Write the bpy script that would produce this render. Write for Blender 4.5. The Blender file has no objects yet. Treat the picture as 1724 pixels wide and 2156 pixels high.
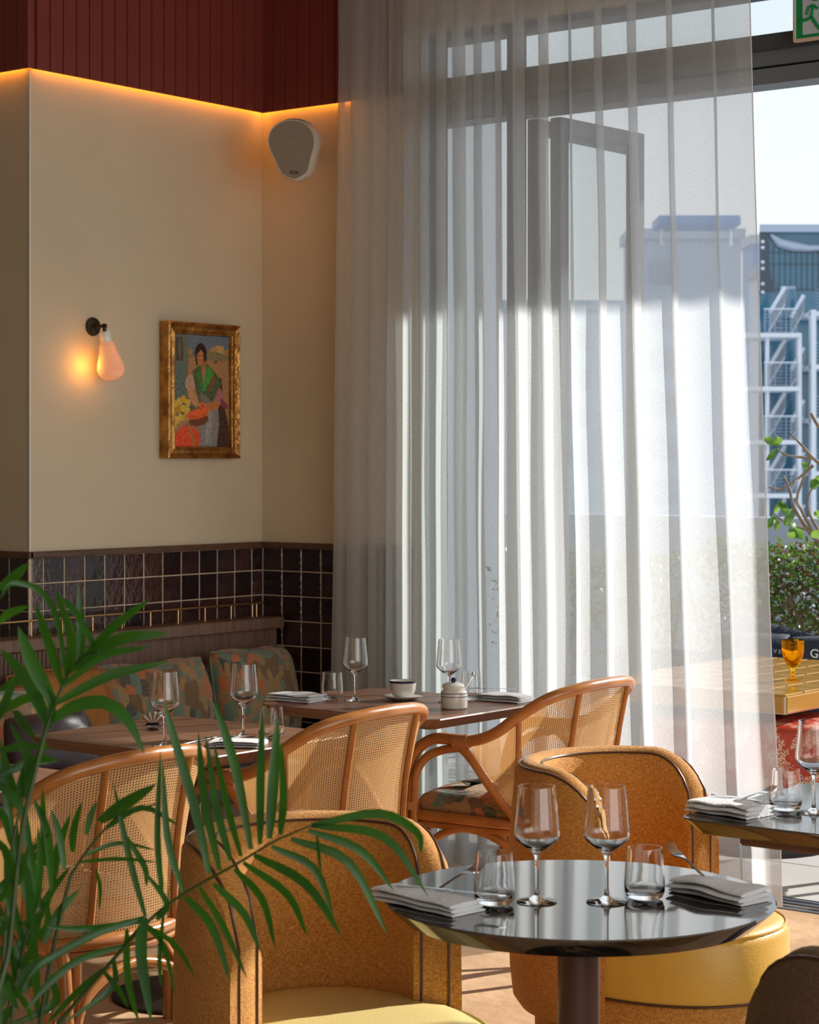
import bpy, bmesh, math, random
from mathutils import Vector, Matrix, noise
random.seed(7)
PI = math.pi
SC = bpy.context.scene
COL = SC.collection

# ------------------------------------------------------------ camera, sky, sun, exposure
CAM = Vector((5.851, -6.547, 1.54))
YAW = math.radians(37.81)
CR = Vector((math.cos(YAW), math.sin(YAW), 0))      # camera right
CF = Vector((-math.sin(YAW), math.cos(YAW), 0))     # camera forward
FPX = 4470.0
cam_d = bpy.data.cameras.new('camera'); cam = bpy.data.objects.new('camera', cam_d); COL.objects.link(cam)
cam.location = CAM; cam.rotation_euler = (PI / 2, 0, YAW)
cam_d.sensor_fit = 'HORIZONTAL'; cam_d.sensor_width = 24.0; cam_d.lens = FPX * 24.0 / 1724.0
cam_d.shift_y = -108.0 / 1724.0
cam_d.clip_end = 2000
cam_d.dof.use_dof = True; cam_d.dof.focus_distance = 5.6; cam_d.dof.aperture_fstop = 9.0
SC.camera = cam

w = bpy.data.worlds.new('sky'); SC.world = w; w.use_nodes = True
nt = w.node_tree; nt.nodes.clear()
wo = nt.nodes.new('ShaderNodeOutputWorld'); bg = nt.nodes.new('ShaderNodeBackground')
tc = nt.nodes.new('ShaderNodeTexCoord'); sx = nt.nodes.new('ShaderNodeSeparateXYZ'); rp = nt.nodes.new('ShaderNodeValToRGB')
nt.links.new(tc.outputs['Generated'], sx.inputs[0]); nt.links.new(sx.outputs['Z'], rp.inputs[0])
rp.color_ramp.elements[0].position = 0.0; rp.color_ramp.elements[0].color = (.97, .985, 1, 1)
rp.color_ramp.elements[1].position = 1.0; rp.color_ramp.elements[1].color = (.42, .62, .95, 1)
e = rp.color_ramp.elements.new(.22); e.color = (.84, .93, 1, 1)
nt.links.new(rp.outputs[0], bg.inputs[0]); bg.inputs[1].default_value = 1.08
nt.links.new(bg.outputs[0], wo.inputs[0])

sd = bpy.data.lights.new('sun', 'SUN'); sun = bpy.data.objects.new('sun', sd); COL.objects.link(sun)
TO_SUN = Vector((.36, .93, .56)).normalized()
sun.rotation_euler = TO_SUN.to_track_quat('Z', 'Y').to_euler(); sun.location = (4, 8, 8)
sd.energy = 7.2; sd.angle = math.radians(.7); sd.color = (1, .96, .90)

def area(name, loc, to, sx_, sy_, power, color):
    d = bpy.data.lights.new(name, 'AREA'); o = bpy.data.objects.new(name, d); COL.objects.link(o)
    d.shape = 'RECTANGLE'; d.size = sx_; d.size_y = sy_; d.energy = power; d.color = color
    o.location = loc; o.rotation_euler = (Vector(loc) - Vector(to)).to_track_quat('Z', 'Y').to_euler()
    return o
area('side_fill_lamp', (8.6, -4.6, 2.0), (0, -2.5, 1.2), 4.5, 2.8, 100, (1, .95, .87))  # added fill lamp to brighten the interior, no window stands here
SC.view_settings.view_transform = 'Standard'; SC.view_settings.look = 'None'
SC.view_settings.exposure = 0.0; SC.view_settings.gamma = 1.0; SC.view_settings.use_curve_mapping = False
SC.cycles.max_bounces = 12; SC.cycles.transparent_max_bounces = 24; SC.cycles.transmission_bounces = 10
SC.cycles.caustics_reflective = False; SC.cycles.sample_clamp_indirect = 6

def ray(px, py): return CR * ((px - 862) / FPX) + CF + Vector((0, 0, (970 - py) / FPX))
def P(px, py, d): return CAM + ray(px, py) * d
def PZ(px, py, z): r = ray(px, py); return CAM + r * ((z - CAM.z) / r.z)
def PX(px, py, x): r = ray(px, py); return CAM + r * ((x - CAM.x) / r.x)
def PY(px, py, y): r = ray(px, py); return CAM + r * ((y - CAM.y) / r.y)

# ------------------------------------------------------------ materials
def nmat(name):
    m = bpy.data.materials.new(name); m.use_nodes = True
    t = m.node_tree; b = t.nodes['Principled BSDF']; return m, t, b
def mat(name, col, rough=.5, metal=0, spec=.5, bump=0, bscale=50, var=0, vscale=8, stretch=(1, 1, 1), coat=0, col2=None, sheen=0, emis=None, es=0, detail=4, crough=.03):
    m, t, b = nmat(name)
    b.inputs['Base Color'].default_value = (*col, 1); b.inputs['Roughness'].default_value = rough
    b.inputs['Metallic'].default_value = metal; b.inputs['Specular IOR Level'].default_value = spec
    b.inputs['Coat Weight'].default_value = coat; b.inputs['Coat Roughness'].default_value = crough
    b.inputs['Sheen Weight'].default_value = sheen
    if emis: b.inputs['Emission Color'].default_value = (*emis, 1); b.inputs['Emission Strength'].default_value = es
    if var or bump or col2:
        co = t.nodes.new('ShaderNodeTexCoord'); mp = t.nodes.new('ShaderNodeMapping'); mp.inputs['Scale'].default_value = stretch
        t.links.new(co.outputs['Object'], mp.inputs[0])
    if var or col2:
        n = t.nodes.new('ShaderNodeTexNoise'); n.inputs['Scale'].default_value = vscale; n.inputs['Detail'].default_value = detail
        t.links.new(mp.outputs[0], n.inputs[0])
        r = t.nodes.new('ShaderNodeValToRGB'); r.color_ramp.elements[0].position = .3; r.color_ramp.elements[1].position = .7
        c2 = col2 or [c * (1 - var) for c in col]
        r.color_ramp.elements[0].color = (*c2, 1); r.color_ramp.elements[1].color = (*col, 1)
        t.links.new(n.outputs[0], r.inputs[0]); t.links.new(r.outputs[0], b.inputs['Base Color'])
    if bump:
        n2 = t.nodes.new('ShaderNodeTexNoise'); n2.inputs['Scale'].default_value = bscale; n2.inputs['Detail'].default_value = 3
        t.links.new(mp.outputs[0], n2.inputs[0])
        bp = t.nodes.new('ShaderNodeBump'); bp.inputs['Strength'].default_value = bump; bp.inputs['Distance'].default_value = .01
        t.links.new(n2.outputs[0], bp.inputs['Height']); t.links.new(bp.outputs[0], b.inputs['Normal'])
    return m
M = {}
M['plaster'] = mat('plaster', (.66, .55, .385), .75, bump=.12, bscale=9, var=.09, vscale=2.2)
M['red_board'] = mat('red_board', (.20, .034, .021), .5, var=.12, vscale=3, bump=.03, bscale=60)
M['ceiling'] = mat('ceiling_paint', (.42, .38, .32), .8)
M['wall_far'] = mat('wall_far', (.55, .46, .34), .8)
M['grout'] = mat('grout', (.62, .50, .36), .9, bump=.2, bscale=200)
M['tile'] = mat('zellige', (.060, .028, .027), .1, spec=.6, bump=.4, bscale=26, col2=(.022, .010, .011), vscale=14)
M['tile2'] = mat('zellige_dark', (.027, .012, .012), .12, spec=.6, bump=.35, bscale=22, col2=(.016, .010, .012), vscale=12)
M['tile3'] = mat('zellige_red', (.080, .030, .025), .08, spec=.6, bump=.5, bscale=32, col2=(.035, .014, .014), vscale=16)
M['oak'] = mat('bench_oak', (.22, .125, .085), .5, col2=(.13, .07, .045), vscale=9, stretch=(9, 9, .7), bump=.15, bscale=40)
M['oak_rail'] = mat('oak_rail', (.14, .065, .036), .45, col2=(.075, .033, .018), vscale=9, stretch=(3, 1, 12), bump=.1)
M['walnut'] = mat('walnut', (.27, .135, .08), .33, spec=.5, col2=(.15, .07, .042), vscale=5, stretch=(1.2, 14, 3), bump=.05, bscale=50)
M['brass'] = mat('brass', (.62, .36, .16), .32, metal=.9)
M['darkbronze'] = mat('dark_bronze', (.07, .05, .03), .35, metal=.9)
M['gold'] = mat('gilt', (.66, .34, .09), .36, metal=.8, col2=(.22, .09, .02), vscale=22, bump=.6, bscale=60)
M['rattan'] = mat('rattan', (.47, .19, .045), .30, spec=.5, col2=(.33, .115, .025), vscale=12, stretch=(1, 1, 1), coat=.3, crough=.2)
M['binding'] = mat('binding', (.42, .17, .06), .4, bump=.6, bscale=220)
M['leather'] = mat('mustard_leather', (.70, .39, .055), .4, sheen=.05, spec=.5, var=.12, vscale=6, bump=.12, bscale=160)
M['piping'] = mat('brown_piping', (.075, .03, .018), .3, spec=.6)
M['column'] = mat('pedestal_paint', (.13, .06, .048), .38, spec=.4)
M['steel'] = mat('cutlery', (.72, .74, .78), .14, metal=1)
M['linen'] = mat('napkin', (.72, .73, .75), .85, bump=.25, bscale=120, sheen=.2)
M['porcelain'] = mat('porcelain', (.74, .72, .66), .16, spec=.6)
M['navyband'] = mat('navy_band', (.02, .02, .06), .2)
M['speaker'] = mat('speaker_body', (.62, .53, .43), .5)
M['ceramic'] = mat('ceramic_holder', (.82, .79, .72), .2)
M['alu'] = mat('window_frame', (.06, .068, .075), .45)
M['alu2'] = mat('window_frame_light', (.15, .175, .20), .4)
M['purple'] = mat('aubergine_leather', (.040, .017, .024), .45, spec=.5, bump=.2, bscale=30)
M['mustardfab'] = mat('ochre_fabric', (.42, .17, .03), .9, col2=(.26, .10, .02), vscale=120, bump=.4, bscale=220)
M['foot'] = mat('dark_metal', (.025, .022, .022), .4, metal=.6)
M['signframe'] = mat('sign_frame', (.62, .50, .42), .45)
M['signgreen'] = mat('sign_green', (.0, .30, .09), .5)
M['signwhite'] = mat('sign_white', (.55, .62, .72), .5)
M['slab'] = mat('paving', (.50, .49, .47), .8, var=.12, vscale=3, bump=.1, bscale=90)
M['slabj'] = mat('paving_joint', (.2, .2, .2), .9)
M['concrete'] = mat('parapet', (.40, .45, .52), .85, var=.08, vscale=1.5)
M['ground'] = mat('ground', (.38, .40, .42), .9)
M['ytile'] = mat('ochre_tile', (.46, .23, .025), .15, spec=.6, var=.15, vscale=9)
M['ygrout'] = mat('pale_grout', (.75, .68, .52), .8)
M['navy'] = mat('navy_fabric', (.012, .018, .035), .8, bump=.2, bscale=90)
M['white'] = mat('white_print', (.7, .7, .7), .7)
M['bark'] = mat('bark', (.36, .29, .22), .85, col2=(.22, .17, .13), vscale=20, bump=.5, bscale=40)
M['wsteel'] = mat('white_steel', (.80, .82, .86), .5)
M['gsteel'] = mat('grey_mesh', (.38, .42, .47), .5)
M['bpanel'] = mat('blue_cladding', (.16, .34, .60), .5)
M['tealglass'] = mat('teal_glazing', (.025, .10, .16), .12, spec=.9, col2=(.06, .22, .32), vscale=.12, stretch=(1, 1, 1.6), detail=2)
M['tealdark'] = mat('teal_glazing_dark', (.012, .04, .07), .12, spec=.9)
M['palebld'] = mat('pale_building', (.50, .57, .66), .8, var=.1, vscale=.2)
M['woodout'] = mat('outdoor_teak', (.36, .20, .10), .6, col2=(.24, .12, .06), vscale=6, stretch=(8, 1, 1))
M['matblack'] = mat('black_rubber', (.01, .01, .01), .7)

def m_floor():
    m, t, b = nmat('terracotta_floor'); L = t.links
    co = t.nodes.new('ShaderNodeTexCoord')
    n = t.nodes.new('ShaderNodeTexNoise'); n.inputs['Scale'].default_value = 2.6; n.inputs['Detail'].default_value = 6; n.inputs['Distortion'].default_value = .6
    L.new(co.outputs['Object'], n.inputs[0])
    r = t.nodes.new('ShaderNodeValToRGB'); r.color_ramp.elements[0].position = .3; r.color_ramp.elements[1].position = .72
    r.color_ramp.elements[0].color = (.50, .30, .16, 1); r.color_ramp.elements[1].color = (.72, .48, .28, 1)
    L.new(n.outputs[0], r.inputs[0]); L.new(r.outputs[0], b.inputs['Base Color'])
    b.inputs['Roughness'].default_value = .55
    n2 = t.nodes.new('ShaderNodeTexNoise'); n2.inputs['Scale'].default_value = 14; n2.inputs['Detail'].default_value = 5; L.new(co.outputs['Object'], n2.inputs[0])
    bp = t.nodes.new('ShaderNodeBump'); bp.inputs['Strength'].default_value = .35; bp.inputs['Distance'].default_value = .02
    L.new(n2.outputs[0], bp.inputs['Height']); L.new(bp.outputs[0], b.inputs['Normal'])
    return m
M['floor'] = m_floor()

def m_weave(name, c1, c2, sc=260, sheen=.3):
    m, t, b = nmat(name); L = t.links
    co = t.nodes.new('ShaderNodeTexCoord')
    def tex(scale, st):
        mp = t.nodes.new('ShaderNodeMapping'); mp.inputs['Scale'].default_value = st; L.new(co.outputs['Object'], mp.inputs[0])
        n = t.nodes.new('ShaderNodeTexNoise'); n.inputs['Scale'].default_value = scale; n.inputs['Detail'].default_value = 2; L.new(mp.outputs[0], n.inputs[0]); return n
    a = tex(sc, (1, 1, .35)); c = tex(sc * .8, (.35, .35, 1.2))
    mx = t.nodes.new('ShaderNodeMath'); mx.operation = 'MAXIMUM'; L.new(a.outputs[0], mx.inputs[0]); L.new(c.outputs[0], mx.inputs[1])
    r = t.nodes.new('ShaderNodeValToRGB'); r.color_ramp.elements[0].position = .45; r.color_ramp.elements[1].position = .68
    r.color_ramp.elements[0].color = (*c1, 1); r.color_ramp.elements[1].color = (*c2, 1)
    L.new(mx.outputs[0], r.inputs[0]); L.new(r.outputs[0], b.inputs['Base Color'])
    bp = t.nodes.new('ShaderNodeBump'); bp.inputs['Strength'].default_value = .5; bp.inputs['Distance'].default_value = .004
    L.new(mx.outputs[0], bp.inputs['Height']); L.new(bp.outputs[0], b.inputs['Normal'])
    b.inputs['Roughness'].default_value = .85; b.inputs['Sheen Weight'].default_value = sheen; b.inputs['Sheen Tint'].default_value = (1, .8, .5, 1)
    return m
M['boucle'] = m_weave('golden_weave', (.36, .13, .014), (.62, .29, .055), 420)
M['boucle_shaded'] = m_weave('golden_weave_shaded', (.075, .035, .02), (.15, .075, .042), 420)  # golden weave darkened to brown, shade painted into the fabric colour

def m_tapestry():
    m, t, b = nmat('tapestry'); L = t.links
    co = t.nodes.new('ShaderNodeTexCoord')
    mp = t.nodes.new('ShaderNodeMapping'); mp.inputs['Scale'].default_value = (1.25, 1, .8); L.new(co.outputs['Object'], mp.inputs[0])
    nz = t.nodes.new('ShaderNodeTexNoise'); nz.inputs['Scale'].default_value = 9; L.new(mp.outputs[0], nz.inputs[0])
    mxv = t.nodes.new('ShaderNodeVectorMath'); mxv.operation = 'MULTIPLY_ADD'; mxv.inputs[1].default_value = (.022, .022, .022)
    L.new(nz.outputs['Color'], mxv.inputs[0]); L.new(mp.outputs[0], mxv.inputs[2])
    v = t.nodes.new('ShaderNodeTexVoronoi'); v.distance = 'CHEBYCHEV'; v.inputs['Scale'].default_value = 22; v.inputs['Randomness'].default_value = .85
    L.new(mxv.outputs[0], v.inputs['Vector'])
    sp = t.nodes.new('ShaderNodeSeparateColor'); L.new(v.outputs['Color'], sp.inputs[0])
    r = t.nodes.new('ShaderNodeValToRGB'); r.color_ramp.interpolation = 'CONSTANT'
    cols = [(.0, (.16, .09, .04)), (.16, (.10, .18, .14)), (.28, (.30, .18, .08)), (.46, (.06, .07, .055)), (.54, (.46, .13, .04)), (.66, (.32, .21, .09)), (.80, (.13, .20, .15)), (.88, (.36, .19, .07))]
    while len(r.color_ramp.elements) < len(cols): r.color_ramp.elements.new(.5)
    for el, (p, c) in zip(r.color_ramp.elements, cols): el.position = p; el.color = (*c, 1)
    L.new(sp.outputs[0], r.inputs[0])
    wv = t.nodes.new('ShaderNodeTexNoise'); wv.inputs['Scale'].default_value = 60; wv.inputs['Detail'].default_value = 2
    mp2 = t.nodes.new('ShaderNodeMapping'); mp2.inputs['Scale'].default_value = (.5, .5, 5); L.new(co.outputs['Object'], mp2.inputs[0]); L.new(mp2.outputs[0], wv.inputs[0])
    mx = t.nodes.new('ShaderNodeMix'); mx.data_type = 'RGBA'; mx.blend_type = 'MIX'
    r2 = t.nodes.new('ShaderNodeValToRGB'); r2.color_ramp.elements[0].position = .5; r2.color_ramp.elements[1].position = .62; L.new(wv.outputs[0], r2.inputs[0])
    r2.color_ramp.elements[1].color = (.55, .55, .55, 1)
    L.new(r2.outputs[0], mx.inputs['Factor']); L.new(r.outputs[0], mx.inputs['A']); mx.inputs['B'].default_value = (.21, .13, .06, 1)
    L.new(mx.outputs['Result'], b.inputs['Base Color'])
    bp = t.nodes.new('ShaderNodeBump'); bp.inputs['Strength'].default_value = .6; bp.inputs['Distance'].default_value = .005
    L.new(wv.outputs[0], bp.inputs['Height']); L.new(bp.outputs[0], b.inputs['Normal'])
    b.inputs['Roughness'].default_value = .9; b.inputs['Sheen Weight'].default_value = .2
    return m
M['tapestry'] = m_tapestry()

def m_marble():
    m, t, b = nmat('dark_marble'); L = t.links
    co = t.nodes.new('ShaderNodeTexCoord')
    n = t.nodes.new('ShaderNodeTexNoise'); n.inputs['Scale'].default_value = 7; n.inputs['Detail'].default_value = 8; n.inputs['Distortion'].default_value = 1.8
    L.new(co.outputs['Object'], n.inputs[0])
    r = t.nodes.new('ShaderNodeValToRGB'); els = r.color_ramp.elements
    els[0].position = .46; els[0].color = (.014, .012, .011, 1); els[1].position = .56; els[1].color = (.020, .018, .016, 1)
    e1 = els.new(.503); e1.color = (.13, .09, .05, 1); e2 = els.new(.494); e2.color = (.022, .018, .015, 1); e3 = els.new(.512); e3.color = (.022, .018, .015, 1)
    L.new(n.outputs[0], r.inputs[0]); L.new(r.outputs[0], b.inputs['Base Color'])
    b.inputs['Roughness'].default_value = .06; b.inputs['IOR'].default_value = 3.0
    return m
M['marble'] = m_marble()

def m_speckle():
    m, t, b = nmat('red_speckled_vinyl'); L = t.links
    co = t.nodes.new('ShaderNodeTexCoord')
    v = t.nodes.new('ShaderNodeTexVoronoi'); v.feature = 'DISTANCE_TO_EDGE'; v.inputs['Scale'].default_value = 120
    nz = t.nodes.new('ShaderNodeTexNoise'); nz.inputs['Scale'].default_value = 16; nz.inputs['Detail'].default_value = 4
    L.new(co.outputs['Object'], v.inputs['Vector']); L.new(co.outputs['Object'], nz.inputs[0])
    a = t.nodes.new('ShaderNodeMath'); a.operation = 'LESS_THAN'; a.inputs[1].default_value = .11; L.new(v.outputs['Distance'], a.inputs[0])
    c = t.nodes.new('ShaderNodeMath'); c.operation = 'GREATER_THAN'; c.inputs[1].default_value = .52; L.new(nz.outputs[0], c.inputs[0])
    d = t.nodes.new('ShaderNodeMath'); d.operation = 'MULTIPLY'; L.new(a.outputs[0], d.inputs[0]); L.new(c.outputs[0], d.inputs[1])
    mx = t.nodes.new('ShaderNodeMix'); mx.data_type = 'RGBA'; L.new(d.outputs[0], mx.inputs['Factor'])
    mx.inputs['A'].default_value = (.45, .045, .02, 1); mx.inputs['B'].default_value = (.72, .55, .40, 1)
    L.new(mx.outputs['Result'], b.inputs['Base Color']); b.inputs['Roughness'].default_value = .35
    return m
M['speckle'] = m_speckle()

def m_curtain():
    m = bpy.data.materials.new('sheer_linen'); m.use_nodes = True; t = m.node_tree; t.nodes.clear(); L = t.links
    out = t.nodes.new('ShaderNodeOutputMaterial')
    tr = t.nodes.new('ShaderNodeBsdfTransparent'); tl = t.nodes.new('ShaderNodeBsdfTranslucent'); df = t.nodes.new('ShaderNodeBsdfDiffuse')
    tl.inputs[0].default_value = (.86, .89, .91, 1); df.inputs[0].default_value = (.83, .84, .81, 1)
    m1 = t.nodes.new('ShaderNodeMixShader'); m1.inputs[0].default_value = .32; L.new(tl.outputs[0], m1.inputs[1]); L.new(df.outputs[0], m1.inputs[2])
    uv = t.nodes.new('ShaderNodeUVMap')
    def nz(sx, sy, sc, d=2):
        mp = t.nodes.new('ShaderNodeMapping'); mp.inputs['Scale'].default_value = (sx, sy, 1); L.new(uv.outputs[0], mp.inputs[0])
        n = t.nodes.new('ShaderNodeTexNoise'); n.inputs['Scale'].default_value = sc; n.inputs['Detail'].default_value = d; L.new(mp.outputs[0], n.inputs[0]); return n
    a = nz(1, 9, 120, 1); b = nz(9, 1, 120, 1)
    ad = t.nodes.new('ShaderNodeMath'); ad.operation = 'ADD'; L.new(a.outputs[0], ad.inputs[0]); L.new(b.outputs[0], ad.inputs[1])
    mr = t.nodes.new('ShaderNodeMapRange'); mr.inputs['From Min'].default_value = .78; mr.inputs['From Max'].default_value = 1.22
    mr.inputs['To Min'].default_value = .53; mr.inputs['To Max'].default_value = .35
    L.new(ad.outputs[0], mr.inputs['Value'])
    m2 = t.nodes.new('ShaderNodeMixShader'); L.new(mr.outputs[0], m2.inputs[0]); L.new(m1.outputs[0], m2.inputs[1]); L.new(tr.outputs[0], m2.inputs[2])
    L.new(m2.outputs[0], out.inputs[0])
    return m
M['curtain'] = m_curtain()

def m_cane():
    m = bpy.data.materials.new('woven_cane'); m.use_nodes = True; t = m.node_tree; L = t.links; b = t.nodes['Principled BSDF']; out = t.nodes['Material Output']
    b.inputs['Base Color'].default_value = (.68, .40, .17, 1); b.inputs['Roughness'].default_value = .5
    uv = t.nodes.new('ShaderNodeUVMap'); sp = t.nodes.new('ShaderNodeSeparateXYZ'); L.new(uv.outputs[0], sp.inputs[0])
    def s(i):
        k = t.nodes.new('ShaderNodeMath'); k.operation = 'MULTIPLY'; k.inputs[1].default_value = 2 * PI / .0066; L.new(sp.outputs[i], k.inputs[0])
        c = t.nodes.new('ShaderNodeMath'); c.operation = 'COSINE'; L.new(k.outputs[0], c.inputs[0]); return c
    u, v = s(0), s(1)
    mn = t.nodes.new('ShaderNodeMath'); mn.operation = 'MINIMUM'; L.new(u.outputs[0], mn.inputs[0]); L.new(v.outputs[0], mn.inputs[1])
    gt = t.nodes.new('ShaderNodeMath'); gt.operation = 'GREATER_THAN'; gt.inputs[1].default_value = .15; L.new(mn.outputs[0], gt.inputs[0])
    tl = t.nodes.new('ShaderNodeBsdfTranslucent'); tl.inputs[0].default_value = (.7, .4, .15, 1)
    m0 = t.nodes.new('ShaderNodeMixShader'); m0.inputs[0].default_value = .3; L.new(b.outputs[0], m0.inputs[1]); L.new(tl.outputs[0], m0.inputs[2])
    tr = t.nodes.new('ShaderNodeBsdfTransparent'); ms = t.nodes.new('ShaderNodeMixShader')
    L.new(gt.outputs[0], ms.inputs[0]); L.new(m0.outputs[0], ms.inputs[1]); L.new(tr.outputs[0], ms.inputs[2]); L.new(ms.outputs[0], out.inputs[0])
    return m
M['cane'] = m_cane()

def m_glass(name, col=(1, 1, 1), ior=1.48, rough=0):
    m = bpy.data.materials.new(name); m.use_nodes = True; t = m.node_tree; t.nodes.clear()
    out = t.nodes.new('ShaderNodeOutputMaterial'); g = t.nodes.new('ShaderNodeBsdfGlass'); g.inputs[0].default_value = (*col, 1); g.inputs['IOR'].default_value = ior; g.inputs['Roughness'].default_value = rough
    t.links.new(g.outputs[0], out.inputs[0]); return m
M['glass'] = m_glass('clear_glass'); M['amber'] = m_glass('amber_glass', (1, .74, .18), 1.4)
def m_pane():
    m = bpy.data.materials.new('window_pane'); m.use_nodes = True; t = m.node_tree; t.nodes.clear(); L = t.links
    out = t.nodes.new('ShaderNodeOutputMaterial'); tr = t.nodes.new('ShaderNodeBsdfTransparent'); gl = t.nodes.new('ShaderNodeBsdfGlossy'); gl.inputs['Roughness'].default_value = .02
    fw_ = t.nodes.new('ShaderNodeLayerWeight'); fw_.inputs[0].default_value = .5; pw = t.nodes.new('ShaderNodeMath'); pw.operation = 'POWER'; pw.inputs[1].default_value = 5; t.links.new(fw_.outputs['Facing'], pw.inputs[0]); fr = t.nodes.new('ShaderNodeMath'); fr.operation = 'MULTIPLY_ADD'; fr.inputs[1].default_value = .55; fr.inputs[2].default_value = .02; t.links.new(pw.outputs[0], fr.inputs[0]); ms = t.nodes.new('ShaderNodeMixShader'); tr.inputs[0].default_value = (.96, .98, .975, 1)
    L.new(fr.outputs[0], ms.inputs[0]); L.new(tr.outputs[0], ms.inputs[1]); L.new(gl.outputs[0], ms.inputs[2]); L.new(ms.outputs[0], out.inputs[0]); return m
M['pane'] = m_pane()
def m_leaf(name, c, c2, tc):
    m, t, b = nmat(name); L = t.links; out = t.nodes['Material Output']
    b.inputs['Roughness'].default_value = .38
    co = t.nodes.new('ShaderNodeTexCoord'); n = t.nodes.new('ShaderNodeTexNoise'); n.inputs['Scale'].default_value = 9; L.new(co.outputs['Object'], n.inputs[0])
    r = t.nodes.new('ShaderNodeValToRGB'); r.color_ramp.elements[0].position = .35; r.color_ramp.elements[1].position = .65
    r.color_ramp.elements[0].color = (*c, 1); r.color_ramp.elements[1].color = (*c2, 1); L.new(n.outputs[0], r.inputs[0]); L.new(r.outputs[0], b.inputs['Base Color'])
    tl = t.nodes.new('ShaderNodeBsdfTranslucent'); tl.inputs[0].default_value = (*tc, 1)
    ms = t.nodes.new('ShaderNodeMixShader'); ms.inputs[0].default_value = .35; L.new(b.outputs[0], ms.inputs[1]); L.new(tl.outputs[0], ms.inputs[2]); L.new(ms.outputs[0], out.inputs[0])
    return m
M['palm'] = m_leaf('palm_leaf', (.008, .05, .014), (.024, .12, .016), (.12, .46, .01))
M['palmstem'] = mat('palm_stem', (.03, .065, .012), .5)
M['leaf'] = m_leaf('tree_leaf', (.05, .14, .03), (.10, .25, .05), (.3, .5, .08))
M['hedge'] = m_leaf('hedge_leaf', (.035, .10, .02), (.11, .20, .04), (.16, .3, .04))
M['hedgebrown'] = m_leaf('hedge_dry_leaf', (.10, .04, .025), (.14, .09, .04), (.2, .1, .05))
M['flower'] = mat('purple_flower', (.22, .10, .28), .8)
M['hole'] = mat('grille_hole', (.04, .03, .022), .8)

def m_grille():
    m, t, b = nmat('perforated_grille'); L = t.links
    uv = t.nodes.new('ShaderNodeTexCoord'); sp = t.nodes.new('ShaderNodeSeparateXYZ'); L.new(uv.outputs['Object'], sp.inputs[0])
    def s(i, k_):
        k = t.nodes.new('ShaderNodeMath'); k.operation = 'MULTIPLY'; k.inputs[1].default_value = k_; L.new(sp.outputs[i], k.inputs[0])
        c = t.nodes.new('ShaderNodeMath'); c.operation = 'SINE'; L.new(k.outputs[0], c.inputs[0]); return c
    u, v = s(0, 2 * PI / .0072), s(2, 2 * PI / .0065)
    mn = t.nodes.new('ShaderNodeMath'); mn.operation = 'MULTIPLY'; L.new(u.outputs[0], mn.inputs[0]); L.new(v.outputs[0], mn.inputs[1])
    gt = t.nodes.new('ShaderNodeMath'); gt.operation = 'GREATER_THAN'; gt.inputs[1].default_value = -.05; L.new(mn.outputs[0], gt.inputs[0])
    mx = t.nodes.new('ShaderNodeMix'); mx.data_type = 'RGBA'; L.new(gt.outputs[0], mx.inputs['Factor']); mx.inputs['A'].default_value = (.56, .46, .34, 1); mx.inputs['B'].default_value = (.07, .05, .035, 1)
    L.new(mx.outputs['Result'], b.inputs['Base Color']); b.inputs['Roughness'].default_value = .6
    return m
M['grille'] = m_grille()

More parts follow.
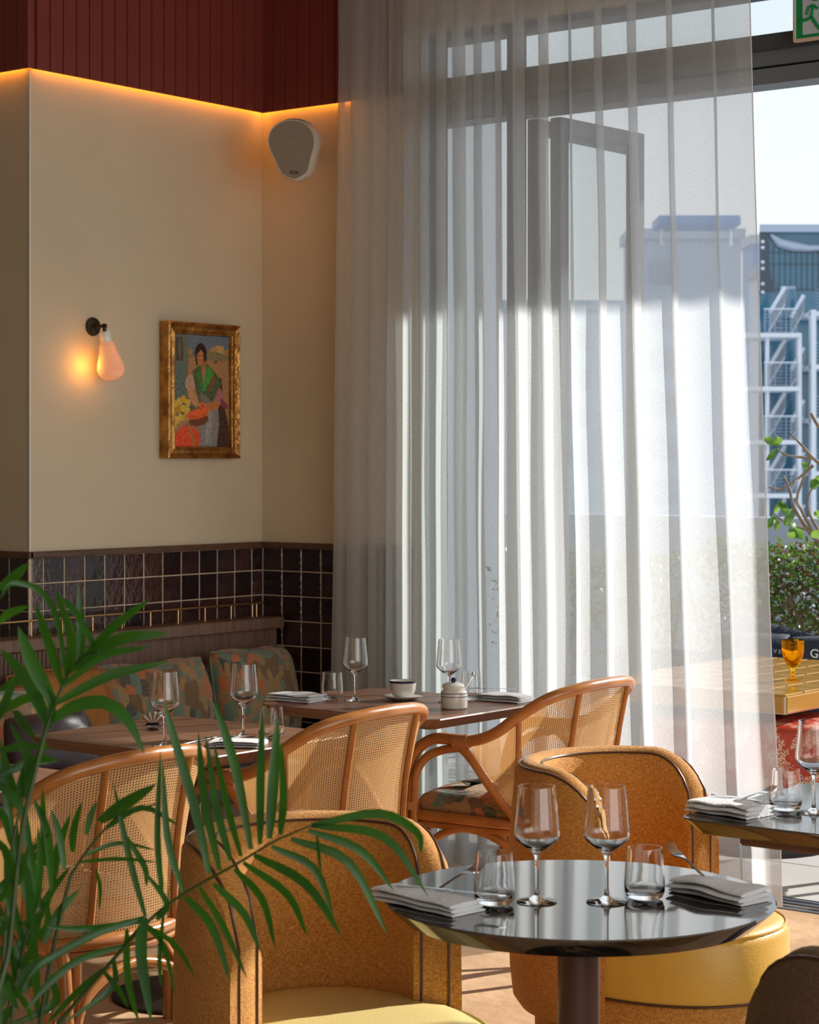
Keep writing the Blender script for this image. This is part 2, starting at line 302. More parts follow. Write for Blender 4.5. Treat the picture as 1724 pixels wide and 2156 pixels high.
# ------------------------------------------------------------ mesh helpers
class MB:
    def __init__(s): s.v = []; s.f = []; s.uv = []; s.has_uv = False
    def add(s, vs, fs, uvs=None):
        o = len(s.v); s.v += [Vector(p) for p in vs]; s.f += [tuple(i + o for i in f) for f in fs]
        if uvs: s.has_uv = True; s.uv += list(uvs)
        else: s.uv += [(0, 0)] * len(vs)
        return s
    def box(s, a, b):
        x0, y0, z0 = [min(a[i], b[i]) for i in range(3)]; x1, y1, z1 = [max(a[i], b[i]) for i in range(3)]
        return s.add([(x0, y0, z0), (x1, y0, z0), (x1, y1, z0), (x0, y1, z0), (x0, y0, z1), (x1, y0, z1), (x1, y1, z1), (x0, y1, z1)],
                     [(0, 3, 2, 1), (4, 5, 6, 7), (0, 1, 5, 4), (1, 2, 6, 5), (2, 3, 7, 6), (3, 0, 4, 7)])
    def cbox(s, a, b, c=.004):
        "box with chamfered edges along every side face"
        x0, y0, z0 = [min(a[i], b[i]) for i in range(3)]; x1, y1, z1 = [max(a[i], b[i]) for i in range(3)]
        return s.prism([(x0 + c, y0), (x1 - c, y0), (x1, y0 + c), (x1, y1 - c), (x1 - c, y1), (x0 + c, y1), (x0, y1 - c), (x0, y0 + c)], [(z0, -c), (z0 + c, 0), (z1 - c, 0), (z1, -c)])
    def prism(s, pl, levels):
        "outline pl (list of xy), levels [(z, inset)] - inset moves outline outward along vertex normals"
        n = len(pl); vs = []
        nor = []
        for i in range(n):
            p0 = Vector(pl[i - 1]); p1 = Vector(pl[i]); p2 = Vector(pl[(i + 1) % n])
            d1 = (p1 - p0); d2 = (p2 - p1)
            n1 = Vector((d1.y, -d1.x)); n2 = Vector((d2.y, -d2.x))
            n1 = n1.normalized() if n1.length else n1; n2 = n2.normalized() if n2.length else n2
            q = n1 + n2; q = q.normalized() if q.length else q; k = max(.35, q.dot(n1)); nor.append(q / k)
        for z, ins in levels:
            for i in range(n): vs.append((pl[i][0] + nor[i].x * ins, pl[i][1] + nor[i].y * ins, z))
        fs = []
        for l in range(len(levels) - 1):
            for i in range(n):
                j = (i + 1) % n; fs.append((l * n + i, l * n + j, (l + 1) * n + j, (l + 1) * n + i))
        fs.append(tuple(reversed(range(n)))); fs.append(tuple((len(levels) - 1) * n + i for i in range(n)))
        return s.add(vs, fs)
    def tube(s, pts, r, n=8, closed=False, caps=True):
        pts = [Vector(p) for p in pts]; m = len(pts)
        rs = r if isinstance(r, (list, tuple)) else [r] * m
        T = []
        for i in range(m):
            a = pts[i - 1] if (i > 0 or closed) else pts[i]; b = pts[(i + 1) % m] if (i < m - 1 or closed) else pts[i]
            d = b - a; T.append(d.normalized() if d.length > 1e-9 else Vector((0, 0, 1)))
        up = Vector((0, 0, 1)) if abs(T[0].z) < .9 else Vector((1, 0, 0))
        N = (up - T[0] * up.dot(T[0])).normalized(); vs = []
        for i in range(m):
            N = N - T[i] * N.dot(T[i]); N.normalize(); B = T[i].cross(N)
            for k in range(n):
                a = 2 * PI * k / n; vs.append(pts[i] + (N * math.cos(a) + B * math.sin(a)) * rs[i])
        fs = []
        for i in range(m if closed else m - 1):
            j = (i + 1) % m
            for k in range(n):
                l = (k + 1) % n; fs.append((i * n + k, i * n + l, j * n + l, j * n + k))
        if caps and not closed: fs.append(tuple(reversed(range(n)))); fs.append(tuple((m - 1) * n + k for k in range(n)))
        return s.add(vs, fs)
    def lathe(s, prof, n=32, c=(0, 0, 0)):
        vs = []; m = len(prof)
        for r, z in prof:
            for k in range(n): a = 2 * PI * k / n; vs.append((c[0] + r * math.cos(a), c[1] + r * math.sin(a), c[2] + z))
        fs = []
        for i in range(m - 1):
            for k in range(n): l = (k + 1) % n; fs.append((i * n + k, i * n + l, (i + 1) * n + l, (i + 1) * n + k))
        return s.add(vs, fs)
    def grid(s, fn, nu, nv, uvfn=None, closed_u=False):
        vs = []; uvs = []
        for j in range(nv + 1):
            for i in range(nu + 1):
                u, v = i / nu, j / nv; vs.append(fn(u, v)); uvs.append(uvfn(u, v) if uvfn else (u, v))
        fs = [(j * (nu + 1) + i, j * (nu + 1) + i + 1, (j + 1) * (nu + 1) + i + 1, (j + 1) * (nu + 1) + i) for j in range(nv) for i in range(nu)]
        return s.add(vs, fs, uvs)
    def xf(s, mtx): s.v = [mtx @ p for p in s.v]; return s
    def mesh(s, name, m, smooth=True, weld=False, ang=40):
        me = bpy.data.meshes.new(name); me.from_pydata([tuple(p) for p in s.v], [], s.f); me.update()
        if s.has_uv:
            ul = me.uv_layers.new(name='UVMap')
            for lp in me.loops: ul.data[lp.index].uv = s.uv[lp.vertex_index]
        if weld:
            bm = bmesh.new(); bm.from_mesh(me); bmesh.ops.remove_doubles(bm, verts=bm.verts, dist=1e-5); bmesh.ops.recalc_face_normals(bm, faces=bm.faces); bm.to_mesh(me); bm.free()
        if smooth:
            me.polygons.foreach_set('use_smooth', [True] * len(me.polygons))
            try: me.set_sharp_from_angle(angle=math.radians(ang))
            except Exception: pass
        me.materials.append(m if not isinstance(m, str) else M[m]); return me
    def build(s, name, m, parent=None, smooth=True, weld=False, loc=None, ang=40):
        o = bpy.data.objects.new(name, s.mesh(name, m, smooth, weld, ang)); COL.objects.link(o)
        if parent: o.parent = parent
        if loc is not None: o.location = loc
        return o
def link_mesh(name, me, parent=None, loc=(0, 0, 0), rot=(0, 0, 0)):
    o = bpy.data.objects.new(name, me); COL.objects.link(o); o.parent = parent; o.location = loc; o.rotation_euler = rot; return o
def tag(o, label=None, cat=None, group=None, kind=None):
    if label: o['label'] = label
    if cat: o['category'] = cat
    if group: o['group'] = group
    if kind: o['kind'] = kind
    return o
def empty(name, loc, rz=0, label=None, cat=None, group=None, kind=None):
    o = bpy.data.objects.new(name, None); COL.objects.link(o); o.location = loc; o.rotation_euler = (0, 0, rz); o.empty_display_size = .1
    return tag(o, label, cat, group, kind)
def copy_tree(o, parent=None):
    c = o.copy(); COL.objects.link(c); c.parent = parent
    for ch in list(o.children): copy_tree(ch, c)
    return c
def spline(pts, k=6, closed=False):
    pts = [Vector(p) for p in pts]; n = len(pts); out = []
    for i in range(n if closed else n - 1):
        if closed: a, b, c, d = pts[i - 1], pts[i], pts[(i + 1) % n], pts[(i + 2) % n]
        else: b, c = pts[i], pts[i + 1]; a = pts[i - 1] if i else b * 2 - c; d = pts[i + 2] if i + 2 < n else c * 2 - b
        for j in range(k):
            t = j / k; out.append(.5 * ((2 * b) + (c - a) * t + (2 * a - 5 * b + 4 * c - d) * t * t + (3 * b - a - 3 * c + d) * t ** 3))
    if not closed: out.append(pts[-1])
    return out
def struct(o): o['kind'] = 'structure'; return o

# ------------------------------------------------------------ room shell
TOPZ = 2.963; H = 4.2
struct(MB().box((-4, -11, -.12), (9, .0, 0)).build('floor', 'floor', smooth=False))
struct(MB().box((-4, -11, H), (9, .15, H + .15)).build('ceiling', 'ceiling', smooth=False))
wl = struct(MB().box((-.1, -1.27, 0), (0, 0, H)).build('wall_left', 'plaster', smooth=False))
wa = struct(MB().box((-4, -1.27, 0), (-.1, -1.15, H)).build('wall_alcove', 'plaster', smooth=False))
wb = struct(MB().box((-.1, 0, 0), (.8, .15, H)).build('wall_back', 'plaster', smooth=False))
struct(MB().box((.8, 0.02, 3.2), (9, .17, H)).build('wall_back_upper', 'plaster', smooth=False))
struct(MB().box((4.8, 0.02, 0), (9, .17, 3.2)).build('wall_back_right', 'wall_far', smooth=False))
struct(MB().box((-4.1, -11, 0), (-4, -1.15, H)).build('wall_far_left', 'wall_far', smooth=False))
struct(MB().box((-4, -11.12, 0), (9, -11, H)).build('wall_front', 'wall_far', smooth=False))
# white corner bead
t_ = struct(MB().box((-.003, -1.273, 1.207), (.003, -1.267, TOPZ)).build('trim_1', 'porcelain', smooth=False))

# tiled dado: grout bed and single tiles, parts of the walls
TP = .1036; TH = .1015; Z0 = 1.183
def tile_mesh(wd, hg, m):
    b = MB(); x, z = wd / 2, hg / 2; j = .002
    b.add([(-x, 0, -z), (x, 0, -z), (x, 0, z), (-x, 0, z), (-x + j, -.0022, -z + j), (x - j, -.0022, -z + j), (x - j, -.0022, z - j), (-x + j, -.0022, z - j)],
          [(4, 5, 6, 7), (0, 1, 5, 4), (1, 2, 6, 5), (2, 3, 7, 6), (3, 0, 4, 7)])
    return b.mesh('tile', m, smooth=False)
TMS = {}
def tmesh(wd, hg, k):
    key = (round(wd, 3), round(hg, 3), k)
    if key not in TMS: TMS[key] = tile_mesh(wd, hg, ['tile', 'tile2', 'tile3'][k])
    return TMS[key]
def tiles(parent, origin, dirv, normrot, first, length, zrows, kmap):
    g = .0038; s = 0; i = 0
    while s < length - .01:
        wd = first if i == 0 else TP
        wd = min(wd, length - s)
        z = Z0; r = 0
        while z > zrows:
            hg = .094 if r == 0 else TH
            k = kmap(i, r)
            c = Vector(origin) + Vector(dirv) * (s + wd / 2)
            o = link_mesh('tile', tmesh(wd - g, hg - g, k), parent, (c.x, c.y, z - hg / 2), (random.uniform(-.006, .006), 0, normrot + random.uniform(-.009, .009)))
            z -= hg; r += 1
        s += wd; i += 1
random.seed(3)
kw = lambda i, r: random.choice([0, 0, 2, 2, 1]) if i > 4 else random.choice([0, 1, 0, 2])
MB().box((0, -1.262, .0), (.004, 0, Z0)).build('grout_bed', 'grout', wl, smooth=False)
tiles(wl, (.004, 0, 0), (0, -1, 0), PI / 2, .067, 1.262, .82, kw)
MB().box((.004, -.004, .0), (.8, 0, Z0)).build('grout_bed', 'grout', wb, smooth=False)
tiles(wb, (.012, -.004, 0), (1, 0, 0), 0, TP, .78, .02, lambda i, r: random.choice([1, 1, 0]))
MB().box((-1.2, -1.274, .0), (-.0, -1.27, Z0)).build('grout_bed', 'grout', wa, smooth=False)
tiles(wa, (0, -1.274, 0), (-1, 0, 0), 0, TP, 1.0, .82, lambda i, r: 1)
# wooden dado rail
for k, (a, b) in enumerate([((0, -1.285, 1.183), (.022, -.0, 1.207)), ((0, -.022, 1.183), (.8, 0, 1.207)), ((-1.3, -1.292, 1.183), (.022, -1.27, 1.207))]):
    struct(MB().cbox(a, b, .003).build('trim_%d' % (k + 2), 'oak_rail', smooth=False))

# red boarded bulkhead with led strip behind its lip
def boards(name, org, dirv, nrm, length, label, pitch=.0655):
    root = empty(name, (0, 0, 0), 0, kind='structure')
    d = Vector(dirv); nn = Vector(nrm); z0, z1 = TOPZ, H
    m = MB(); m.add([(-pitch / 2 + .0005, 0, z0), (pitch / 2 - .0005, 0, z0), (pitch / 2 - .0005, 0, z1), (-pitch / 2 + .0005, 0, z1),
                     (-pitch / 2 + .003, -.014, z0), (pitch / 2 - .003, -.014, z0), (pitch / 2 - .003, -.014, z1), (-pitch / 2 + .003, -.014, z1)],
                    [(4, 5, 6, 7), (0, 4, 7, 3), (1, 2, 6, 5), (0, 1, 5, 4), (3, 7, 6, 2)])
    me = m.mesh('board', 'red_board', smooth=False)
    rot = math.atan2(nn.y, nn.x) + PI / 2
    n = int(length / pitch)
    for i in range(n):
        c = Vector(org) + nn * .046 + d * ((i + .5) * pitch)
        link_mesh('board', me, root, (c.x, c.y, 0), (0, 0, rot))
    a = Vector(org) + nn * .030; b_ = Vector(org) + nn * .046 + d * (n * pitch)
    MB().box((a.x, a.y, z0 + .004), (b_.x, b_.y, z1)).build('backing_board', 'red_board', root, smooth=False)
    return root
boards('trim_5', (0, -.046, 0), (0, -1, 0), (1, 0, 0), 1.29, '')
boards('trim_6', (.046, 0, 0), (1, 0, 0), (0, -1, 0), .76, '')
boards('trim_7', (.06, -1.27, 0), (-1, 0, 0), (0, -1, 0), 1.3, '')
M['led'] = mat('led_strip', (1, .5, .1), .5, emis=(1, .36, .02), es=13.0)
for nm, a, b, lb in [('left', (.004, -1.26, 2.985), (.022, -.006, 2.992), 'warm light strip hidden behind red boards above the cream wall with the painting'),
                 ('back', (.022, -.022, 2.985), (.50, -.004, 2.992), 'warm light strip behind red boards above the wall speaker'),
                 ('alc', (-1.2, -1.292, 2.985), (-.01, -1.274, 2.992), 'warm light strip behind the dark boards at the far left edge')]:
    o = MB().box(a, b).build('light_strip', 'led', smooth=False); tag(o, lb, 'light strip', 'light strips under the boards')

# ------------------------------------------------------------ window wall
w1 = empty('window_1', (0, 0, 0), kind='structure')
for z0, z1, y0, m in [(3.02 - .053, 3.02, .03, 'alu'), (2.915, 2.967, .06, 'alu2'), (2.905, 2.915, .08, 'matblack'), (2.85, 2.905, .05, 'alu2')]:
    MB().box((.8, y0, z0), (4.8, .17, z1)).build('transom_bar', m, w1, smooth=False)
MB().box((.8, .05, 3.17), (4.8, .17, 3.2)).build('head_bar', 'alu', w1, smooth=False)
for x in (.8, 1.2, 4.74): MB().box((x, .05, 0), (x + (.035 if x == 1.2 else .06), .13, 3.2)).build('mullion', 'alu', w1, smooth=False)
MB().box((.86, .105, 3.02), (4.74, .111, 3.17)).build('transom_pane', 'pane', w1, smooth=False)
MB().box((.86, .105, .05), (1.18, .111, 2.85)).build('fixed_pane', 'pane', w1, smooth=False)
MB().box((.86, .07, 0), (1.18, .15, .05)).build('bottom_bar', 'alu', w1, smooth=False)
th = MB()
th.box((1.24, .0, -.12), (4.74, .16, .004)); th.box((1.24, .03, .004), (4.74, .045, .014)); th.box((1.24, .08, .004), (4.74, .09, .014)); th.box((1.24, .125, .004), (4.74, .14, .014))
MB().box((1.24, .0, -.12), (4.74, .16, .004)).build('threshold', 'alu2', w1, smooth=False)
for y in (.03, .08, .125): MB().box((1.24, y, .004), (4.74, y + .012, .012)).build('track_rail', 'steel', w1, smooth=False)
def leaf(name, hinge, ang, wd):
    r = empty(name, hinge, ang, kind='structure'); z0, z1 = .02, 2.84; f = .055
    for a, b in [((0, -.025, z0), (f, .025, z1)), ((wd - f, -.025, z0), (wd, .025, z1)), ((f, -.025, z1 - f), (wd - f, .025, z1)), ((f, -.025, z0), (wd - f, .025, z0 + .09))]:
        MB().cbox(a, b, .003).build('frame_rail', 'alu2', r, smooth=False)
    MB().box((f, -.004, z0 + .09), (wd - f, .004, z1 - f)).build('pane', 'pane', r, smooth=False)
    MB().tube([(wd - .03, -.025, 1.05), (wd - .03, -.07, 1.05), (wd - .03, -.07, .93)], .008, 8).build('handle', 'steel', r)
leaf('door_1', (1.27, .12, 0), PI / 2, .76)
leaf('door_2', (1.36, .14, 0), PI / 2 - .05, .56)

# exterior roof slab over the terrace; side wall is added to block sky behind the curtain
struct(MB().box((-1.6, .17, -.02), (-1.2, 3.4, 4.2)).build('wall_added_sky_blocker', 'concrete', smooth=False))
struct(MB().box((-6, .17, 4.2), (3.9, 3.4, 4.4)).build('roof_overhang', 'ceiling', smooth=False))

# ------------------------------------------------------------ terrace and distance
terr = struct(MB().box((-15, .16, -.14), (14, 6.2, -.02)).build('terrace_floor', 'slabj', smooth=False))
sm = MB().cbox((-.297, -.297, -.02), (.297, .297, -.001), .003).mesh('paving_slab', 'slab', smooth=False)
for i in range(-6, 12):
    for j in range(5): link_mesh('paving_slab', sm, terr, (.3 + i * .6 + .1, .47 + j * .6, random.uniform(-.001, .001)))
struct(MB().box((-15, 3.2, -.02), (14, 6.1, -.003)).build('terrace_far_floor', 'slab', smooth=False))
struct(MB().cbox((-15, 6.1, 0), (14, 6.3, 1.16), .01).build('parapet_wall', 'concrete', smooth=False))
struct(MB().box((-300, -300, -10.2), (300, 400, -10)).build('ground', 'ground', smooth=False))

def camframe(px, D):
    "a frame whose origin stands at camera height 0 above floor under px at depth D, x along the street facade"
    p = P(px, 970, D); p.z = 1.54; return p
BD = 125.0; S = BD / FPX
def bpt(px, py, dd=0): return ((px - 1660) * S, dd, (970 - py) * S)
bo = P(1660, 970, BD)
def bbox(mb, x0, y0, x1, y1, d0, d1): a = bpt(x0, y0, d0); b = bpt(x1, y1, d1); return mb.box(a, b)
gb = empty('office_building', bo, YAW, 'tall teal glass office building with white stairs in front, beyond terrace', 'building')
def tapered(x0, y0, x1, y1, d0, d1):
    m = MB(); a, b = bpt(x0, y0, d0), bpt(x1, y1, d1); k = (x0 - 862) / FPX * (d1 - d0)
    return m.add([(a[0], d0, b[2]), (b[0], d0, b[2]), (b[0], d1, b[2]), (a[0] + k, d1, b[2]), (a[0], d0, a[2]), (b[0], d0, a[2]), (b[0], d1, a[2]), (a[0] + k, d1, a[2])], [(0, 3, 2, 1), (4, 5, 6, 7), (0, 1, 5, 4), (1, 2, 6, 5), (2, 3, 7, 6), (3, 0, 4, 7)])
tapered(1616, 478, 1960, 1500, 3.2, 14).build('glass_facade', 'tealglass', gb, smooth=False)
tapered(1614, 462, 1962, 478, 2.6, 15).build('roof_edge', 'palebld', gb, smooth=False)
bbox(MB(), 1616, 478, 1634, 604, 2.9, 3.2).build('dark_corner_panel', 'tealdark', gb, smooth=False)
for k, (x0, y0, x1, y1) in enumerate([(1634, 560, 1640, 604), (1640, 580, 1648, 604), (1634, 500, 1637, 560)]):
    bbox(MB(), x0, y0, x1, y1, 2.95, 3.2).build('dark_panel', 'tealdark', gb, smooth=False)
# pale curved soffit seen high in the glass, facade joints, doorway
m = MB(); pts = [(1640, 482), (1660, 500), (1690, 508), (1724, 512), (1800, 508)]
m.tube([bpt(x, y, 3.0) for x, y in pts], [.1, .28, .3, .2, .1], 6); m.build('curved_band', 'palebld', gb)
for y in (520, 545, 600): bbox(MB(), 1634, y, 1960, y + .8, 3.1, 3.2).build('facade_joint', 'tealdark', gb, smooth=False)
for x in range(1648, 1800, 12): bbox(MB(), x, 505, x + .8, 604, 3.1, 3.2).build('facade_mullion', 'tealdark', gb, smooth=False)
for x, y in ((1623, 472), (1623, 498), (1623, 511), (1623, 542), (1623, 556), (1623, 589), (1623, 607)):
    q = bpt(x, y, 2.9); MB().lathe([(0, -.12), (.09, -.08), (.12, 0), (.09, .08), (0, .12)], 8, q).build('facade_lamp', 'wsteel', gb)
bbox(MB(), 1661, 594, 1694, 660, 2.9, 3.2).build('doorway', 'palebld', gb, smooth=False)
bbox(MB(), 1664, 600, 1675, 660, 2.8, 3.0).build('door_leaf', 'tealglass', gb, smooth=False)
bbox(MB(), 1681, 600, 1692, 660, 2.8, 3.0).build('door_leaf', 'tealglass', gb, smooth=False)

st = empty('fire_stair', bo, YAW, 'white steel outdoor staircase in front of the glass office building', 'stair')
def stair_flight(x0, y0, x1, y1, d):
    m = MB(); a = Vector(bpt(x0, y0, d)); b = Vector(bpt(x1, y1, d)); h = Vector((0, 0, 6 * S)); w_ = Vector((0, .25, 0))
    m.add([a, b, b + h, a + h, a + w_, b + w_, b + h + w_, a + h + w_], [(0, 1, 2, 3), (7, 6, 5, 4), (0, 4, 5, 1), (3, 2, 6, 7), (0, 3, 7, 4), (1, 5, 6, 2)])
    m.build('stringer', 'wsteel', st, smooth=False)
    m = MB(); hh = Vector((0, 0, 38 * S)); t0 = Vector((0, 0, 6 * S))
    n = 12
    for i in range(n + 1):
        q = a.lerp(b, i / n); m.tube([q + t0, q + hh], .05, 4)
    for k in range(4): z = Vector((0, 0, (12 + k * 8) * S)); m.tube([a + z, b + z], .05, 4)
    o = m.build('mesh_railing', 'gsteel', st); o['kind'] = 'stuff'
    MB().tube([a + hh, b + hh], .12, 6).build('handrail', 'wsteel', st)
for k in range(5):
    y = 704 + 111.5 * k
    bbox(MB(), 1560, y, 1676, y + 9, -1.5, 2.6).build('landing', 'wsteel', st, smooth=False)
    m = MB()
    for j in range(7): bbox(m, 1600, y - 4 - j * 7, 1668, y - 3.2 - j * 7, -1.5, -1.4)
    for x in (1601, 1612, 1622, 1645, 1655, 1667): bbox(m, x, y - 50, x + 1.2, y, -1.5, -1.35)
    o = m.build('landing_railing', 'gsteel', st, smooth=False); o['kind'] = 'stuff'
    bbox(MB(), 1600, y - 51, 1668, y - 48.5, -1.6, -1.35).build('handrail', 'wsteel', st, smooth=False)
    stair_flight(1622, y - 8, 1654, y - 62, .2)
    stair_flight(1673, y, 1700, y - 48, 1.2)
    bbox(MB(), 1700, y - 46 , 1790, y - 37, -1, 3).build('walkway', 'wsteel', st, smooth=False)
    m = MB()
    for j in range(7): bbox(m, 1710, y - 50 - j * 7, 1790, y - 49.2 - j * 7, -1, -.9)
    o = m.build('walkway_railing', 'gsteel', st, smooth=False); o['kind'] = 'stuff'
    m = MB()
    for j in range(9): bbox(m, 1626 + j * 2.6, y - 8 - j * 5, 1652, y - 6.5 - j * 5, .6, 2.2)
    o = m.build('treads', 'palebld', st, smooth=False); o['kind'] = 'stuff'
for x0, x1 in ((1672, 1680), (1700, 1710), (1608, 1612)): bbox(MB(), x0, (704 if x0 < 1690 else 655) if x0 > 1660 else 704, x1, 1360, -1.2, -.4).build('column', 'wsteel', st, smooth=False)

def block(name, label, px0, px1, ytop, D, m, n_rows=0, group=None, win='concrete', px_org=None):
    o_ = P((px0 + px1) / 2, 970, D); s_ = D / FPX; hw = (px1 - px0) / 2 * s_
    r = empty(name, o_, YAW, label, 'building', group)
    MB().box((-hw, 0, -11), (hw, 6, (970 - ytop) * s_)).build('wall', m, r, smooth=False)
    MB().box((-hw - .3, -.3, (970 - ytop) * s_ - .5), (hw + .3, 6.3, (970 - ytop) * s_ + .3)).build('roof_edge', 'palebld', r, smooth=False)
    if n_rows:
        wm = MB().box((-1.0, -.12, -.8), (1.0, 0, .8)).mesh('window_pane', win, smooth=False)
        for j in range(n_rows):
            for i in range(max(1, int(hw * 2 / 4.2))):
                link_mesh('window_pane', wm, r, (-hw + 2.4 + i * 4.2, 0, (970 - ytop) * s_ - 3 - j * 3.3))
block('far_building', 'blue clad far building behind the glass office at curtain edge', 1585, 1617, 502, 190, 'bpanel')
block('far_building', 'white strip building beside the white stairs', 1606, 1613, 562, 150, 'wsteel')
block('pale_building', 'pale grey building with flat roof seen through the sheer curtain', 1330, 1560, 490, 160, 'palebld', 6)
block('pale_building', 'low pale building behind the dark folding door leaf', 1050, 1330, 640, 180, 'palebld', 4)
# white flat roof canopy seen over the pale building
rc = P(1465, 470, 150); r = empty('roof_canopy', rc, YAW, 'dark flat canopy on the roof of the pale building', 'canopy')
MB().cbox((-2.9, -2, -.35), (2.9, 2, .35), .1).build('deck', 'bpanel', r, smooth=False)
for x in (-2.4, 2.4): MB().tube([(x, 0, -.3), (x, 0, -1.6)], .12, 6).build('post', 'wsteel', r)

# hedge
random.seed(11)
def hedge(center, size, n, label, seed):
    root = empty('flowering_shrub', (center[0], center[1], 0), 0, label, 'shrub', 'flowering shrubs along the terrace')
    rr = random.Random(seed); sxx, syy, z0, z1 = size
    st_ = MB()
    for k in range(9):
        x, y = rr.uniform(-sxx * .7, sxx * .7), rr.uniform(-syy * .3, syy * .3)
        pp = [(x, y, 0), (x + rr.uniform(-.08, .08), y, z0 * .6), (x + rr.uniform(-.2, .2), y + rr.uniform(-.1, .1), z0 + .1), (x + rr.uniform(-.3, .3), y, (z0 + z1) / 2 + .1)]
        st_.tube(spline(pp, 4), [.016 * (1 - i / 16) + .004 for i in range(13)], 5)
    o = st_.build('stems', 'bark', root)
    for nm, mt, frac, zl in (('leaves', 'hedge', .62, 0), ('dry_leaves', 'hedgebrown', .33, 0), ('flowers', 'flower', .03, .5)):
        b = MB()
        for _ in range(int(n * frac)):
            x = rr.uniform(-1, 1) * sxx; y = rr.uniform(-1, 1) * syy
            top = z1 + .07 * noise.noise(Vector((x * 5, y * 5, seed))) ; bot = z0 + .12 * noise.noise(Vector((x * 4, 3, seed)))
            u = rr.random(); z = bot + (top - bot) * (u ** (.75 if nm == 'leaves' else 1.15))
            if noise.noise(Vector((x * 6, z * 6, seed + 7))) < -.28 and z < (z0 + z1) / 2 + .1: continue
            p = Vector((x, y, z)); s_ = rr.uniform(.010, .022) * (1.1 if nm != 'flowers' else .9)
            d = Vector((rr.uniform(-1, 1), rr.uniform(-1, 1), rr.uniform(-.6, 1))).normalized(); e_ = d.cross(Vector((rr.uniform(-1, 1), rr.uniform(-1, 1), rr.uniform(-1, 1)))).normalized()
            b.add([p, p + d * s_ + e_ * s_ * .45, p + d * s_ * 2, p + d * s_ - e_ * s_ * .45], [(0, 1, 2, 3)])
        o = b.build(nm, mt, root, smooth=False); o['kind'] = 'stuff'
hp = P(1668, 1200, 10.6)
hedge((hp.x + .15, hp.y), (.55, .25, .55, 1.12), 9500, 'flowering shrub right beside the curtain edge with browned leaves underneath', 5)
hedge((hp.x + 1.3, hp.y + .1), (.55, .25, .5, 1.06), 3500, 'second flowering shrub, mostly outside the right edge of the picture', 6)
hedge((hp.x - 1.1, hp.y), (.6, .25, .5, 1.05), 3500, 'flowering shrub behind the sheer curtain', 8)

# frangipani tree
ft = empty('frangipani_tree', P(1790, 1500, 10.3) * 1.0, 0, 'bare branched small tree with few green leaves outside, above shrub', 'tree')
ft.location.z = 0; fo = Vector(ft.location)
def br(pts, r0, r1, D=10.3):
    pp = [P(x, y, D + dz) - fo for x, y, dz in pts]; sp = spline(pp, 5); n = len(sp); r0 *= .55; r1 *= .6
    MB().tube(sp, [r0 + (r1 - r0) * i / (n - 1) for i in range(n)], 7).build('branch', 'bark', ft)
MB().tube([(0, 0, 0), (.02, 0, .4), (0, .02, .8), P(1780, 1175, 10.3) - fo], [.04, .035, .03, .02], 8).build('trunk', 'bark', ft)
br([(1780, 1175, 0), (1724, 1140, 0), (1700, 1115, 0), (1670, 1065, .1), (1662, 1030, .1), (1648, 1000, .1)], .024, .009)
br([(1720, 1138, 0), (1690, 1080, 0), (1678, 1050, .1), (1690, 1010, .1), (1700, 985, .1), (1708, 960, 0)], .016, .007)
br([(1800, 1020, 0), (1740, 985, 0), (1712, 965, 0), (1690, 940, 0), (1665, 915, .1)], .022, .008)
br([(1712, 980, 0), (1690, 1000, 0), (1660, 1022, -.1), (1640, 1030, -.1), (1618, 1026, -.1)], .015, .007)
br([(1708, 965, 0), (1680, 962, 0), (1655, 958, 0), (1636, 945, .1)], .014, .007)
br([(1700, 1115, 0), (1665, 1105, 0), (1645, 1095, 0), (1628, 1080, 0)], .016, .006)
br([(1724, 1120, 0), (1704, 1080, 0), (1702, 1045, 0), (1716, 1020, 0)], .014, .006)
br([(1724, 900, 0), (1712, 880, 0), (1707, 870, 0)], .016, .012)
def big_leaf(px, py, tx, ty, wd, D=10.2):
    a = P(px, py, D) - fo; b = P(tx, ty, D - .05) - fo; d = b - a; s_ = d.cross(CF).normalized() * wd
    m = MB(); rows = [0, .15, .4, .65, .85, 1]; wds = [.1, .6, 1, .9, .5, .02]
    for i, (t, q) in enumerate(zip(rows, wds)):
        c = a.lerp(b, t) + CF * (-.02 * math.sin(t * PI)); m.v += [c - s_ * q - CF * .008, c, c + s_ * q - CF * .008]; m.uv += [(0, 0)] * 3
    for i in range(len(rows) - 1): k = i * 3; m.f += [(k, k + 1, k + 4, k + 3), (k + 1, k + 2, k + 5, k + 4)]
    m.build('leaf', 'leaf', ft)
for a in [(1632, 935, 1605, 922, .02), (1636, 940, 1634, 918, .024), (1634, 945, 1612, 970, .015), (1700, 985, 1686, 975, .018), (1716, 1030, 1708, 1008, .026), (1716, 1020, 1724, 1000, .02),
          (1628, 1080, 1645, 1052, .014), (1660, 1085, 1640, 1060, .02), (1668, 1070, 1650, 1108, .022), (1675, 1100, 1660, 1120, .02), (1690, 1135, 1672, 1112, .022), (1706, 1130, 1728, 1118, .022),
          (1630, 1085, 1610, 1115, .018), (1632, 1088, 1634, 1118, .016), (1640, 1058, 1655, 1068, .012), (1712, 1085, 1728, 1078, .02), (1724, 1100, 1735, 1080, .02), (1655, 1125, 1680, 1128, .02)]: big_leaf(*a)

